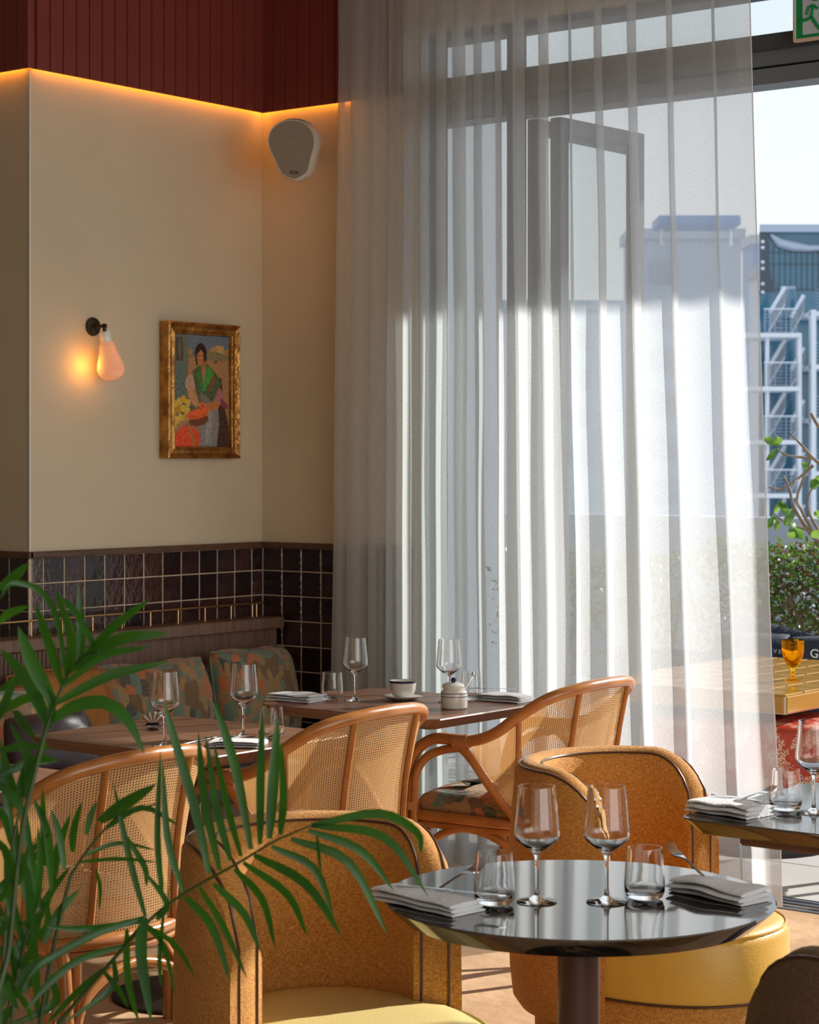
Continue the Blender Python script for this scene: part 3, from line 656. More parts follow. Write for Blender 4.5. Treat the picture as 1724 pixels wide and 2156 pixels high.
# outdoor ochre tiled table
TX0, TX1, TY0, TY1, TZ = 1.35, 2.21, .37, 1.67, .69
ot = empty('outdoor_table', ((TX0 + TX1) / 2, (TY0 + TY1) / 2, 0), 0, 'outdoor table topped with square ochre glazed tiles', 'table')
def rel(o): return Vector(o.location)
cx, cy = ot.location.x, ot.location.y
MB().cbox((TX0 - cx, TY0 - cy, TZ - .072), (TX1 - cx, TY1 - cy, TZ - .008), .004).build('table_top', 'ygrout', ot, smooth=False)
tm = MB().cbox((-.068, -.068, 0), (.068, .068, .010), .002).mesh('tile', 'ytile', smooth=False)
nx, ny = 6, 9
for i in range(nx):
    for j in range(ny): link_mesh('tile', tm, ot, (TX0 - cx + .07 + (TX1 - TX0 - .14) * i / (nx - 1), TY0 - cy + .07 + (TY1 - TY0 - .14) * j / (ny - 1), TZ - .009))
em = MB().cbox((-.138, 0, -.032), (.138, .006, .028), .002).mesh('edge_tile', 'ytile', smooth=False)
for j in range(5): link_mesh('edge_tile', em, ot, (TX1 - cx + .006, TY0 - cy + .139 + j * .278, TZ - .035), (0, 0, PI / 2))
for i in range(3): link_mesh('edge_tile', em, ot, (TX0 - cx + .145 + i * .285, TY0 - cy - .006, TZ - .035))
MB().cbox((-.3, -.4, TZ - .10), (.3, .4, TZ - .072), .004).build('support_plate', 'foot', ot, smooth=False)
MB().tube([(0, 0, .03), (0, 0, TZ - .09)], .04, 12).build('column', 'foot', ot)
MB().lathe([(0, 0), (.25, 0), (.25, .015), (.05, .03), (0, .03)], 24).build('base', 'foot', ot)
# goblet
gp = PZ(1669, 1431, TZ + .002); g = empty('amber_goblet', gp, 0, 'amber cut glass goblet on the outdoor ochre tiled table', 'goblet')
prof = [(0, 0), (.036, 0), (.036, .003), (.012, .008), (.009, .016), (.013, .024), (.008, .032), (.012, .040), (.014, .046)]
MB().lathe(prof + [(0, .046)], 20).build('stem', 'amber', g)
m = MB()
def gob(u, v):
    a = u * 2 * PI; z = .046 + v * .108; rr = .014 + .029 * math.sin(min(1, v * 1.35) * PI / 2) ** .8; rr += .0016 * math.cos(12 * a + v * 24) * math.cos(12 * a - v * 24) * (1 if v < .85 else 0)
    return (rr * math.cos(a), rr * math.sin(a), z)
def gin(u, v):
    a = u * 2 * PI; v = 1 - v; z = .052 + v * .102; rr = .010 + .029 * math.sin(min(1, v * 1.35) * PI / 2) ** .8; return (rr * math.cos(a), rr * math.sin(a), z)
m.grid(gob, 48, 18); m.grid(gin, 48, 10); m.build('bowl', 'amber', g, weld=True)
# red speckled bench outside
rb = empty('speckled_bench', P(1720, 1600, 8.1), 0, 'rounded red bench seat with cream speckle under the ochre table', 'bench'); rb.location.z = 0
rb.location = (2.05, .62, 0)
m = MB()
def sq(t, a, b, n=4): c, s_ = math.cos(t), math.sin(t); return (a * math.copysign(abs(c) ** (2 / n), c), b * math.copysign(abs(s_) ** (2 / n), s_))
ol = [sq(2 * PI * k / 40, .50, .30, 5) for k in range(40)]
m.prism(ol, [(.33, -.06), (.36, -.01), (.42, 0), (.52, 0), (.56, -.015), (.575, -.05), (.58, -.12)]).build('seat', 'speckle', rb, ang=60)
m = MB(); m.prism([sq(2 * PI * k / 40, .40, .22, 5) for k in range(40)], [(.28, 0), (.34, 0)]).build('wooden_frame', 'woodout', rb, smooth=False)
for x in (-.36, .36):
    for y in (-.18, .18): MB().tube([(x, y, 0), (x * .97, y * .97, .3)], [.018, .024], 8).build('leg', 'woodout', rb)
# navy cushions with white print on a low seat behind the table
rs = empty('outdoor_sofa', (1.2, 2.1, 0), 0, 'dark outdoor seat behind the ochre tiled table', 'sofa')
MB().cbox((-1, -.22, .15), (1.6, .25, .42), .03).build('seat', 'navy', rs, smooth=False)
MB().cbox((-1, .25, .15), (1.6, .36, .62), .03).build('backrest', 'navy', rs, smooth=False)
for x in (-.9, 1.5):
    for y in (-.15, .3): MB().tube([(x, y, 0), (x, y, .16)], .02, 8).build('leg', 'foot', rs)
def pillow(wd, hg, th, n=14, dent=0, seed=0, mtl='tapestry'):
    m = MB()
    def f(sg):
        def g_(u, v):
            a, b = 2 * u - 1, 2 * v - 1
            x = a * wd / 2 * (1 - .05 * (b * b) ** 1); z = b * hg / 2 * (1 - .05 * (a * a))
            k = max(0, (1 - a ** 4) * (1 - b ** 4)) ** .5
            z += -dent * math.exp(-(a * a) / .12) * max(0, b) ** 2
            return (x, sg * th / 2 * k * (1 + .12 * noise.noise(Vector((a * 2, b * 2, seed)))), z)
        return g_
    m.grid(f(-1), n, n); m.grid(lambda u, v: f(1)(1 - u, v), n, n)
    return m
def textobj(body, size, loc, rot, mtl, parent=None, name='lettering', ext=.0004):
    cu = bpy.data.curves.new(name, 'FONT'); cu.body = body; cu.size = size; cu.extrude = ext; cu.align_x = 'CENTER'; cu.align_y = 'CENTER'
    o = bpy.data.objects.new(name, cu); COL.objects.link(o); bpy.context.view_layer.update()
    me = bpy.data.meshes.new_from_object(o.evaluated_get(bpy.context.evaluated_depsgraph_get())); bpy.data.objects.remove(o); bpy.data.curves.remove(cu)
    me.materials.clear(); me.materials.append(M[mtl]); o = bpy.data.objects.new(name, me); COL.objects.link(o); o.parent = parent; o.location = loc; o.rotation_euler = rot; return o
for (px, py, D, wd, hg, txts, lb) in [(1585, 1392, 9.62, .36, .26, [('V E N', .026, (.112, -.080, .028), .12)], 'navy outdoor cushion printed with the letters VEN'),
                              (1742, 1400, 9.40, .36, .26, [('G', .055, (-.072, -.083, .035), .2), ('O', .028, (-.108, -.074, -.022), .2), ('E', .022, (-.112, -.070, .008), 0), ('==', .045, (-.062, -.084, -.02), .1)], 'black outdoor cushion printed with a large white G')]:
    p = P(px, py, D); c = empty('printed_cushion', p, YAW, lb, 'cushion', 'printed cushions outside')
    c.rotation_euler = (math.radians(-15), 0, YAW)
    pillow(wd, hg, .15).build('cover', 'navy', c, weld=True, ang=180)
    for b_, s_, l_, r_ in txts: textobj(b_, s_, l_, (PI / 2, r_, 0), 'white', c)
c = empty('printed_cushion', P(1655, 1378, 9.85), YAW, 'plain navy outdoor cushion leaning behind the printed ones', 'cushion', 'printed cushions outside'); c.rotation_euler = (math.radians(-20), .25, YAW)
pillow(.5, .26, .14).build('cover', 'navy', c, weld=True, ang=180)

# exit sign
sp_ = PY(1700, 50, -.02)
sg = empty('exit_sign', (sp_.x + .11, -.03, 3.047), 0, 'green and white running man exit sign at the top right corner', 'sign')
b = MB(); W2, H2 = .155, .083
for a_, c_ in [((-W2, -.012, -H2), (-W2 + .010, .012, H2)), ((W2 - .010, -.012, -H2), (W2, .012, H2)), ((-W2 + .01, -.012, H2 - .010), (W2 - .01, .012, H2)), ((-W2 + .01, -.012, -H2), (W2 - .01, .012, -H2 + .010))]: MB().cbox(a_, c_, .002).build('frame', 'signframe', sg, smooth=False)
MB().box((-W2 + .01, -.006, -H2 + .01), (W2 - .01, .008, H2 - .01)).build('face', 'signgreen', sg, smooth=False)
MB().box((-.12, -.0075, -.062), (-.06, -.006, .066)).build('door_symbol', 'signwhite', sg, smooth=False)
m = MB()
def stroke(pts, r, y=-.0085):
    m.tube([(x, y, z) for x, z in pts], r, 6)
stroke([(-.105, .004), (-.095, .03), (-.08, .034), (-.062, .02)], .005); stroke([(-.08, .03), (-.085, -.005), (-.10, -.012), (-.128, -.014)], .006); stroke([(-.085, -.005), (-.07, -.03), (-.055, -.05)], .006)
m.lathe([(0, -.004), (.01, -.002), (.01, .002), (0, .004)], 12, (-.07, -.0085, .05)); m.build('running_figure', 'signgreen', sg)
MB().box((.0, -.0075, -.02), (.08, -.006, .02)).build('arrow_symbol', 'signwhite', sg, smooth=False)

# ------------------------------------------------------------ curtain
def curtain():
    rr = random.Random(4)
    # control folds: (distance, kind); left side is gathered densely, right side hangs flatter
    n = 900; pts_top = []
    x0, x1 = .485, 2.30
    # phase rate along the rail
    knots = [(0, 13), (.3, 12), (.5, 9.5), (.68, 7.5), (.85, 5.8), (1, 4.4)]
    def rate(t):
        for (a, fa), (b_, fb) in zip(knots, knots[1:]):
            if t <= b_: return fa + (fb - fa) * (t - a) / (b_ - a)
        return knots[-1][1]
    ph = 0; tab = []
    for i in range(n + 1):
        t = i / n; tab.append(ph + .9 * noise.noise(Vector((t * 7, 1.3, 0)))); ph += rate(t) * (x1 - x0) / n * 2 * PI
    def f(u, v):
        i = min(n, int(u * n)); p = tab[i]
        z = .022 + (H - .046) * v
        x0z = x0 - .045 * (1 - v) ** 1.5; x1z = x1 + .135 * (1 - min(1, v / .78)) ** 1.2 - .012 * (1 - v)
        x = x0z + (x1z - x0z) * u
        p = p + .35 * noise.noise(Vector((u * 3, v * 1.5, 5)))
        am = (.033 + .014 * noise.noise(Vector((u * 9, 0, 3)))) * (.8 + .35 * (1 - v))
        if u > .72: am *= 1.0 - .25 * (u - .72) / .28
        sn = math.sin(p); sn2 = math.sin(2 * p + 1.0)
        y = -.085 + am * (sn + .18 * sn2)
        x += (.040 + .012 * u) * math.cos(p + .25 * math.sin(p)) * (.85 + .5 * noise.noise(Vector((u * 11, 7, 1)))) * min(1, u / .03, (1 - u) / .03)
        y += .010 * noise.noise(Vector((u * 12, v * 5, 2))); x += .007 * noise.noise(Vector((u * 10, v * 6, 8)))
        # edge hem straight
        if u > .985: y = y + (-.06 - y) * (u - .985) / .015
        return Vector((x, y, z))
    m = MB(); m.grid(f, 560, 60, lambda u, v: (u * 4.2, v * 4.2))
    r = empty('sheer_curtain', (0, 0, 0), 0, 'floor length pleated white sheer linen curtain across the window', 'curtain')
    m.build('cloth', 'curtain', r, ang=180)
    m = MB(); q = [f(1, k / 60) for k in range(61)]; m.tube(q, .0022, 5); m.build('side_hem', 'linen', r)
    m = MB()
    m.grid(lambda u, v: f(u, v * .035 / 1) + Vector((0, -.0008, 0)), 560, 2, lambda u, v: (u * 4.2, v * .15)); m.build('bottom_hem', 'curtain', r, ang=180)
curtain()
tr = empty('curtain_rail', (0, 0, 0), 0, 'thin white curtain track fixed to ceiling above the sheer curtain', 'curtain rail')
MB().cbox((.4, -.10, H - .02), (4.8, -.07, H), .003).build('track', 'ceramic', tr, smooth=False)

# ------------------------------------------------------------ banquette
bq = empty('banquette', (.07, -1.9, 0), 0, 'built in wooden backed banquette bench along the tiled wall', 'bench')
def bl(a): return (a[0] - .07, a[1] + 1.9, a[2])
Y0, Y1 = -4.6, -.035
MB().cbox(bl((.02, Y0, .0)), bl((.115, Y1, .865)), .003).build('back_panel', 'oak', bq, smooth=False)
MB().cbox(bl((.012, Y0, .86)), bl((.150, Y1 + .006, .905)), .004).build('top_cap', 'oak', bq, smooth=False)
MB().cbox(bl((.115, Y0, .30)), bl((.66, Y1 - .14, .43)), .02).build('seat_cushion', 'purple', bq, smooth=False)
MB().cbox(bl((.115, Y0, 0)), bl((.60, Y1 - .14, .30)), .004).build('seat_base', 'oak', bq, smooth=False)
# ribbed strips on the left part of the panel
ribm = MB().cbox((0, -.006, .44), (.006, .006, .857), .002).mesh('panel_rib', 'oak', smooth=False)
for k in range(90): link_mesh('panel_rib', ribm, bq, bl((.115, -1.15 - k * .02, 0)))
rl = empty('gallery_rail', (.06, -1.9, .905), 0, 'slim brass gallery rail on top of the banquette back', 'rail')
MB().tube([(0, -2.6, .055), (0, 1.84, .055)], .0042, 8).build('bar', 'brass', rl)
pm = MB().tube([(0, 0, 0), (0, 0, .055)], .0032, 6).mesh('post', 'brass')
yy = 1.80
while yy > -2.6: link_mesh('post', pm, rl, (0, yy, 0)); yy -= .152
link_mesh('post', pm, rl, (0, 1.775, 0))

def cushion(px, py, x, wd, hg, th, lean, yaw, m, label, roll=0, dent=.0, seed=0, name='scatter_cushion', z=None):
    p = PX(px, py, x)
    c = empty(name, (p.x, p.y, z if z is not None else p.z), 0, label, 'cushion', 'cushions on the banquette')
    c.rotation_euler = (Matrix.Rotation(PI / 2 + yaw, 3, 'Z') @ Matrix.Rotation(lean, 3, 'X') @ Matrix.Rotation(roll, 3, 'Y')).to_euler()
    pillow(wd, hg, th, 18, dent, seed).build('cover', m, c, weld=True, ang=180)
    pts = []
    for a, b in [(-1, -1), (1, -1), (1, 1), (-1, 1)]:
        for k in range(8):
            t = k / 8 * 2 - 1
            q = [(t, -1), (1, t), (-t, 1), (-1, -t)][[(-1, -1), (1, -1), (1, 1), (-1, 1)].index((a, b))]
            pts.append((q[0] * wd / 2 * (1 - .05 * q[1] ** 2), 0, q[1] * hg / 2 * (1 - .05 * q[0] ** 2) - dent * math.exp(-(q[0] ** 2) / .12) * max(0, q[1]) ** 2))
    MB().tube(pts, .004, 6, closed=True).build('seam', m, c)
    return c
cushion(536, 1455, .27, .52, .38, .17, math.radians(-12), .12, 'tapestry', 'tapestry cushion in the corner, taller one under the bench end', roll=.03, dent=.01, seed=1, z=.62)
cushion(322, 1470, .27, .58, .36, .18, math.radians(-12), -.05, 'tapestry', 'teal and rust tapestry cushion behind the wine glass, second from corner', roll=0, dent=.02, seed=2, z=.62)
cushion(125, 1490, .25, .46, .36, .16, math.radians(-10), 0, 'mustardfab', 'plain ochre woven cushion behind the palm leaves', seed=3, z=.62)
cushion(100, 1535, .43, .42, .24, .14, math.radians(-22), 0, 'purple', 'small aubergine leather cushion in front of the ochre cushion', seed=4, z=.565)
cushion(4, 1545, .35, .46, .36, .17, math.radians(-12), 0, 'tapestry', 'tapestry cushion cut off by the left edge of the picture', seed=5, z=.58)

# ------------------------------------------------------------ walnut tables
def walnut_table(xc, yc, label):
    t = empty('walnut_table', (xc, yc, 0), 0, label, 'table', 'walnut tables along the banquette')
    a, b = .365, .31; c = .035
    ol = [(-a + c, -b), (a - c, -b), (a, -b + c), (a, b - c), (a - c, b), (-a + c, b), (-a, b - c), (-a, -b + c)]
    MB().prism(ol, [(.715, -.032), (.746, -.001), (.75, -.003)]).build('tabletop', 'walnut', t, smooth=False)
    MB().cbox((-.2, -.03, .70), (.2, .03, .715), .003).build('bracket', 'foot', t, smooth=False)
    MB().cbox((-.03, -.2, .70), (.03, .2, .715), .003).build('bracket', 'foot', t, smooth=False)
    MB().lathe([(0, .02), (.032, .02), (.032, .70), (0, .70)], 20).build('column', 'column', t)
    MB().lathe([(0, 0), (.225, 0), (.225, .008), (.21, .014), (.05, .02), (.045, .03), (0, .03)], 40).build('base', 'foot', t)
    return t
walnut_table(1.585, -1.09, 'square walnut table with cup and sugar pot beside the curtain')
walnut_table(1.60, -2.10, 'walnut table in the middle of the row, behind the palm fronds')
walnut_table(1.60, -3.12, 'walnut table nearest the left edge, half hidden by leaves')

# ------------------------------------------------------------ rattan armchair
def rattan_chair(label):
    r = empty('rattan_armchair', (0, 0, 0), 0, label, 'chair', 'cane backed rattan armchairs')
    half = [(.262, .272, .0), (.266, .272, .30), (.268, .272, .50), (.268, .262, .58), (.266, .225, .650), (.263, .165, .686), (.262, .09, .690), (.266, .01, .694), (.274, -.075, .724), (.268, -.155, .778), (.225, -.235, .834), (.125, -.285, .860), (0, -.30, .867)]
    R = spline(half, 6); rail = R + [Vector((-p.x, p.y, p.z)) for p in reversed(R[:-1])]
    MB().tube(rail, .0175, 12).build('frame_rail', 'rattan', r)
    # inner pole of each front leg
    for s in (-1, 1):
        q = [(s * .262, .238, 0), (s * .266, .238, .30), (s * .268, .236, .52), (s * .268, .222, .59), (s * .266, .185, .632), (s * .263, .13, .655), (s * .262, .06, .668)]
        MB().tube(spline(q, 5), .0135, 10).build('inner_leg_pole', 'rattan', r)
        MB().tube([(s * .19, -.20, .45), (s * .205, -.235, .25), (s * .222, -.262, 0)], [.015, .016, .015], 10).build('rear_leg', 'rattan', r)
        q = [(s * .262, .07, .675), (s * .262, .02, .635), (s * .254, -.05, .55), (s * .235, -.13, .46), (s * .215, -.18, .44)]
        MB().tube(spline(q, 5), .015, 10).build('side_brace', 'rattan', r)
        q = [(s * .262, .245, .27), (s * .255, .19, .36), (s * .245, .09, .415), (s * .235, -.03, .405), (s * .22, -.14, .34), (s * .212, -.225, .22)]
        MB().tube(spline(q, 5), .0125, 10).build('side_arch', 'rattan', r)
        MB().tube([(s * .262, .255, .318), (s * .262, .255, .352)], .031, 12).build('leg_binding', 'binding', r)
        MB().tube([(s * .263, .03, .69), (s * .2625, .085, .683)], .0215, 10).build('arm_binding', 'binding', r)
        MB().tube([(s * .262, .255, .463), (s * .262, .255, .488)], .030, 12).build('seat_binding', 'binding', r)
    q = [(-.25, .258, .29), (-.2, .258, .37), (-.1, .258, .415), (0, .258, .425), (.1, .258, .415), (.2, .258, .37), (.25, .258, .29)]
    MB().tube(spline(q, 5), .0125, 10).build('front_arch', 'rattan', r)
    q = [(-.20, -.24, .22), (-.15, -.235, .33), (0, -.23, .38), (.15, -.235, .33), (.20, -.24, .22)]
    MB().tube(spline(q, 5), .0125, 10).build('rear_arch', 'rattan', r)
    # seat ring and cushion
    ring = [(.245, .245), (.25, .1), (.238, -.08), (.20, -.185), (.10, -.235), (0, -.245), (-.10, -.235), (-.20, -.185), (-.238, -.08), (-.25, .1), (-.245, .245), (-.1, .268), (.1, .268)]
    pr = spline([(x, y, .447) for x, y in ring], 4, closed=True)
    MB().tube(pr, .017, 10, closed=True).build('seat_ring', 'rattan', r)
    MB().tube([p + Vector((0, 0, -.026)) * 1 - Vector((p.x, p.y, 0)) * .02 for p in pr], .011, 8, closed=True).build('lower_seat_ring', 'rattan', r)
    pl = [(p.x * .99, p.y * .99) for p in pr]; pl = pl[::-1] if sum(pl[i - 1][0] * pl[i][1] - pl[i][0] * pl[i - 1][1] for i in range(len(pl))) < 0 else pl
    m = MB(); m.prism(pl, [(.445, -.03), (.462, -.004), (.482, .003), (.503, -.012), (.522, -.05), (.532, -.10), (.536, -.16)]).build('seat_cushion', 'tapestry', r, ang=70)
    # woven cane back between rail and seat ring
    top = R[40:]; top = top + [Vector((-p.x, p.y, p.z)) for p in reversed(top[:-1])]
    nT = len(top) - 1
    def topf(u): f = u * nT; i = min(nT - 1, int(f)); return top[i].lerp(top[i + 1], f - i)
    low = spline([(.258, .02, .635), (.248, -.06, .54), (.225, -.145, .46), (.16, -.215, .455), (0, -.245, .455), (-.16, -.215, .455), (-.225, -.145, .46), (-.248, -.06, .54), (-.258, .02, .635)], 6)
    nL = len(low) - 1
    def lowf(u): f = u * nL; i = min(nL - 1, int(f)); return low[i].lerp(low[i + 1], f - i)
    m = MB()
    def cf(u, v):
        a, b = topf(u), lowf(u); q = a.lerp(b, v); bow = .012 * math.sin(v * PI); q = q + Vector((q.x, q.y, 0)).normalized() * (-bow); return q
    m.grid(cf, 44, 14, lambda u, v: (u * 1.02, v * .42)); m.build('cane_panel', 'cane', r, ang=180)
    for u in (.22, .40, .60, .78):
        q = [cf(u, v / 6) * 1.0 + Vector((cf(u, v / 6).x, cf(u, v / 6).y, 0)).normalized() * .006 for v in range(7)]
        m = MB(); m.tube(q, .0085, 8); m.build('back_slat', 'rattan', r)
    return r
ch = rattan_chair('rattan armchair with cane back at the table beside the curtain')
ch.location = (2.08, -1.09, 0); ch.rotation_euler = (0, 0, PI / 2)
c2 = copy_tree(ch); c2['label'] = 'rattan armchair in the middle of the three, sunlit cane back'; c2.location = (2.005, -2.06, 0)
c3 = copy_tree(ch); c3['label'] = 'nearest rattan armchair, behind the palm fronds at left'; c3.location = (2.105, -3.06, 0)

# ------------------------------------------------------------ upholstered tub chair
def tub_chair(label, fab='boucle', lea='leather'):
    r = empty('tub_chair', (0, 0, 0), 0, label, 'chair', 'upholstered tub chairs')
    A = math.radians(112); RO = .268; TK = .066; HT = .80; rc = .175
    N = 44
    def station(k):
        ph = -A + 2 * A * k / N; s_ = (A - abs(ph)) * RO
        z = HT if s_ >= rc else HT - rc + math.sqrt(max(0, rc * rc - (rc - s_) ** 2))
        return ph, z
    def pt(ph, rad, z): return Vector((rad * math.sin(ph), -rad * math.cos(ph), z))
    prof_n = 0; secs = []
    for k in range(N + 1):
        ph, z = station(k); bulge = lambda zz: .022 * math.sin(max(0, min(1, (zz - .1) / .75)) * PI)
        sec = []
        for q, ins in ((.20, -.045), (.208, -.020), (.235, -.003), (.30, 0), (.45, 0), (.58, 0)): sec.append(pt(ph, RO + ins + bulge(q) * (1 if q < z else 0), min(q, z - .03)))
        zt = z
        sec.append(pt(ph, RO + bulge(zt - .03) * .6, zt - .020)); sec.append(pt(ph, RO - .006, zt - .005)); sec.append(pt(ph, RO - .018, zt + .004)); sec.append(pt(ph, RO - TK / 2, zt + .010))
        sec.append(pt(ph, RO - TK + .018, zt + .004)); sec.append(pt(ph, RO - TK + .004, zt - .006)); sec.append(pt(ph, RO - TK - .004, zt - .022))
        for q in (.60, .50, .38): sec.append(pt(ph, RO - TK - .012, min(q, z - .035)))
        secs.append(sec)
    n = len(secs[0]); m = MB()
    vs = [p for sec in secs for p in sec]; fs = []
    for k in range(N):
        for i in range(n - 1): fs.append((k * n + i, k * n + i + 1, (k + 1) * n + i + 1, (k + 1) * n + i))
    fs.append(tuple(range(n))); fs.append(tuple(N * n + i for i in reversed(range(n))))
    m.add(vs, fs); m.build('backrest_shell', fab, r, weld=True, ang=50)
    po = [secs[k][7] + Vector((0, 0, .002)) for k in range(N + 1)]; pi_ = [secs[k][11] + Vector((0, 0, .002)) for k in range(N + 1)]
    def down(lst, rad):
        a = lst[0]; b = lst[-1]; zt = .42
        return [Vector((a.x, a.y, z)) for z in (zt, .5)] + lst + [Vector((b.x, b.y, z)) for z in (.5, zt)]
    MB().tube(down(po, RO), .0032, 6).build('outer_piping', 'piping', r)
    MB().tube(down(pi_, RO), .0032, 6).build('inner_piping', 'piping', r)
    # vertical seam on each outer side
    cy_ = .095; a_, b_ = .258, .315
    ol = [sq(2 * PI * k / 56, a_, b_, 2.25) for k in range(56)]; ol = [(x, y + cy_) for x, y in ol]
    m = MB(); m.prism(ol, [(.288, -.002), (.315, 0), (.42, 0), (.438, -.008), (.452, -.03), (.462, -.08), (.466, -.16)]).build('seat_cushion', lea, r, ang=60)
    m = MB(); m.prism(ol, [(.035, -.014), (.05, -.008), (.28, -.004), (.288, -.008)]).build('seat_base', fab, r, ang=50)
    m = MB(); m.prism([(x * .9, (y - cy_) * .9 + cy_) for x, y in ol], [(0, 0), (.036, 0)]).build('plinth', 'foot', r, smooth=False)
    MB().tube([(x * 1.0, (y - cy_) * 1.0 + cy_, .288) for x, y in ol], .0035, 6, closed=True).build('base_piping', 'piping', r)
    MB().tube([(x * .975, (y - cy_) * .975 + cy_, .4405) for x, y in ol], .0035, 6, closed=True).build('seat_piping', lea, r)
    return r
y1 = tub_chair('golden tub chair at the marble table in front of the curtain')
y1.location = (3.077, -2.106, 0); y1.rotation_euler = (0, 0, -PI / 2)
y2 = copy_tree(y1); y2['label'] = 'golden tub chair at front, sky light painted on its seat, behind palm frond'
y2.location = (3.137, -3.338, 0); y2.rotation_euler = (0, 0, math.atan2(-.295, .955) - PI / 2)
M['leather_skylit'] = mat('mustard_leather_skylit', (.74, .60, .24), .42, spec=.5, var=.06, vscale=6, bump=.1, bscale=160)  # same seat leather, sky reflection painted in as a paler colour
for c_ in y2.children:
    if c_.name.startswith(('seat_cushion', 'seat_piping')):
        c_.data = c_.data.copy(); c_.data.materials[0] = M['leather_skylit']
        c_['label'] = 'mustard leather (sky light painted in) ' + c_.name.split('.')[0].replace('_', ' ')
y3 = tub_chair('tub chair with shade painted brown into its fabric, cut off by the bottom right corner', 'boucle_shaded', 'leather')
pc = P(1925, 970, 3.35); y3.location = (pc.x, pc.y, 0); y3.rotation_euler = (0, 0, YAW + math.radians(28))

# ------------------------------------------------------------ marble tables
rt = empty('round_table', (3.733, -3.317, 0), 0, 'round black marble table on a brown pedestal in the foreground', 'table')
MB().lathe([(0, .712), (.30, .712), (.318, .714), (.352, .744), (.3545, .7475), (.352, .75), (0, .75)], 96).build('tabletop', 'marble', rt, ang=30)
MB().lathe([(0, .02), (.0385, .02), (.0385, .70), (0, .70)], 28).build('column', 'column', rt)
MB().lathe([(0, 0), (.24, 0), (.24, .008), (.22, .014), (.05, .02), (0, .03)], 48).build('base', 'foot', rt)
MB().cbox((-.17, -.025, .696), (.17, .025, .712), .003).build('bracket', 'column', rt, smooth=False)
MB().cbox((-.025, -.17, .696), (.025, .17, .712), .003).build('bracket', 'column', rt, smooth=False)
MB().cbox((.0, -.125, .69), (.03, -.10, .712), .003).build('leveller', 'matblack', rt, smooth=False)

sqt = empty('square_marble_table', (3.44 + .35, -2.135, 0), 0, 'black marble table with rounded corners at the right edge', 'table')
def rrect(a, b, r, n=6):
    pts = []
    for cx_, cy_, a0 in [(a - r, b - r, 0), (-a + r, b - r, PI / 2), (-a + r, -b + r, PI), (a - r, -b + r, 1.5 * PI)]:
        for k in range(n + 1): t = a0 + PI / 2 * k / n; pts.append((cx_ + r * math.cos(t), cy_ + r * math.sin(t)))
    return pts
MB().prism(rrect(.36, .335, .05), [(.712, -.042), (.718, -.036), (.744, -.003), (.7475, 0), (.75, -.003)]).build('tabletop', 'marble', sqt, ang=30)
MB().cbox((-.20, -.035, .690), (.24, .035, .712), .005).build('bracket', 'column', sqt, smooth=False)
MB().cbox((-.035, -.24, .690), (.035, .24, .712), .005).build('bracket', 'column', sqt, smooth=False)
MB().cbox((-.24, -.26, .690), (.24, -.2, .712), .005).build('bracket', 'column', sqt, smooth=False)
MB().lathe([(0, .02), (.0385, .02), (.0385, .70), (0, .70)], 28).build('column', 'column', sqt)
MB().lathe([(0, 0), (.24, 0), (.24, .008), (.22, .014), (.05, .02), (0, .03)], 48).build('base', 'foot', sqt)

# ------------------------------------------------------------ tableware
TT = .7505
wine_me = MB().lathe([(0, .0), (.034, 0), (.0365, .0008), (.0355, .002), (.014, .0055), (.0055, .012), (.0037, .025), (.0036, .060), (.0042, .080), (.009, .090), (.024, .100), (.0385, .112), (.0415, .120), (.0405, .135), (.0335, .207),
                      (.0325, .207), (.0395, .135), (.0403, .121), (.0375, .1135), (.023, .102), (.008, .0945), (0, .0935)], 40).mesh('bowl_and_stem', 'glass', ang=50)
tum_me = MB().lathe([(0, 0), (.024, 0), (.0325, .004), (.0362, .014), (.0368, .026), (.0355, .045), (.0318, .092), (.0305, .092), (.0342, .045), (.0354, .026), (.0345, .017), (.029, .0115), (0, .0105)], 40).mesh('body', 'glass', ang=50)
def wine(p, label):
    o = link_mesh('wine_glass', wine_me, None, (p.x, p.y, TT), (0, 0, random.random())); return tag(o, label, 'wine glass', 'stemmed wine glasses')
def tumbler(p, label):
    o = link_mesh('water_tumbler', tum_me, None, (p.x, p.y, TT), (0, 0, random.random())); return tag(o, label, 'tumbler', 'water tumblers')
def tp(px, py): return PZ(px, py, .75)
wine(tp(1130, 1899), 'wine glass on the round marble table beside the left tumbler')
wine(tp(1277, 1900), 'wine glass on the round marble table beside the right tumbler')
wine(tp(1713, 1712), 'wine glass on the square marble table at the right edge')
wine(tp(748, 1475), 'wine glass between cup and left tumbler on the table by the curtain')
wine(tp(945, 1479), 'wine glass behind the sugar pot')
wine(tp(347, 1572), 'wine glass on the middle walnut table, in front of the teal cushion')
wine(tp(513, 1551), 'wine glass on the middle walnut table beside the corner cushion and tumbler')
tumbler(tp(1041, 1904), 'tumbler on the round marble table next to the left napkin')
tumbler(tp(1357, 1892), 'tumbler on the round marble table next to the right napkin')
tumbler(tp(1654, 1706), 'tumbler on the square marble table behind its napkin')
tumbler(tp(699, 1474), 'tumbler left of the cup on the table by the curtain')
tumbler(tp(993, 1474), 'tumbler right of the sugar pot')
tumbler(tp(571, 1556), 'tumbler on the middle walnut table behind the tall palm leaflets')

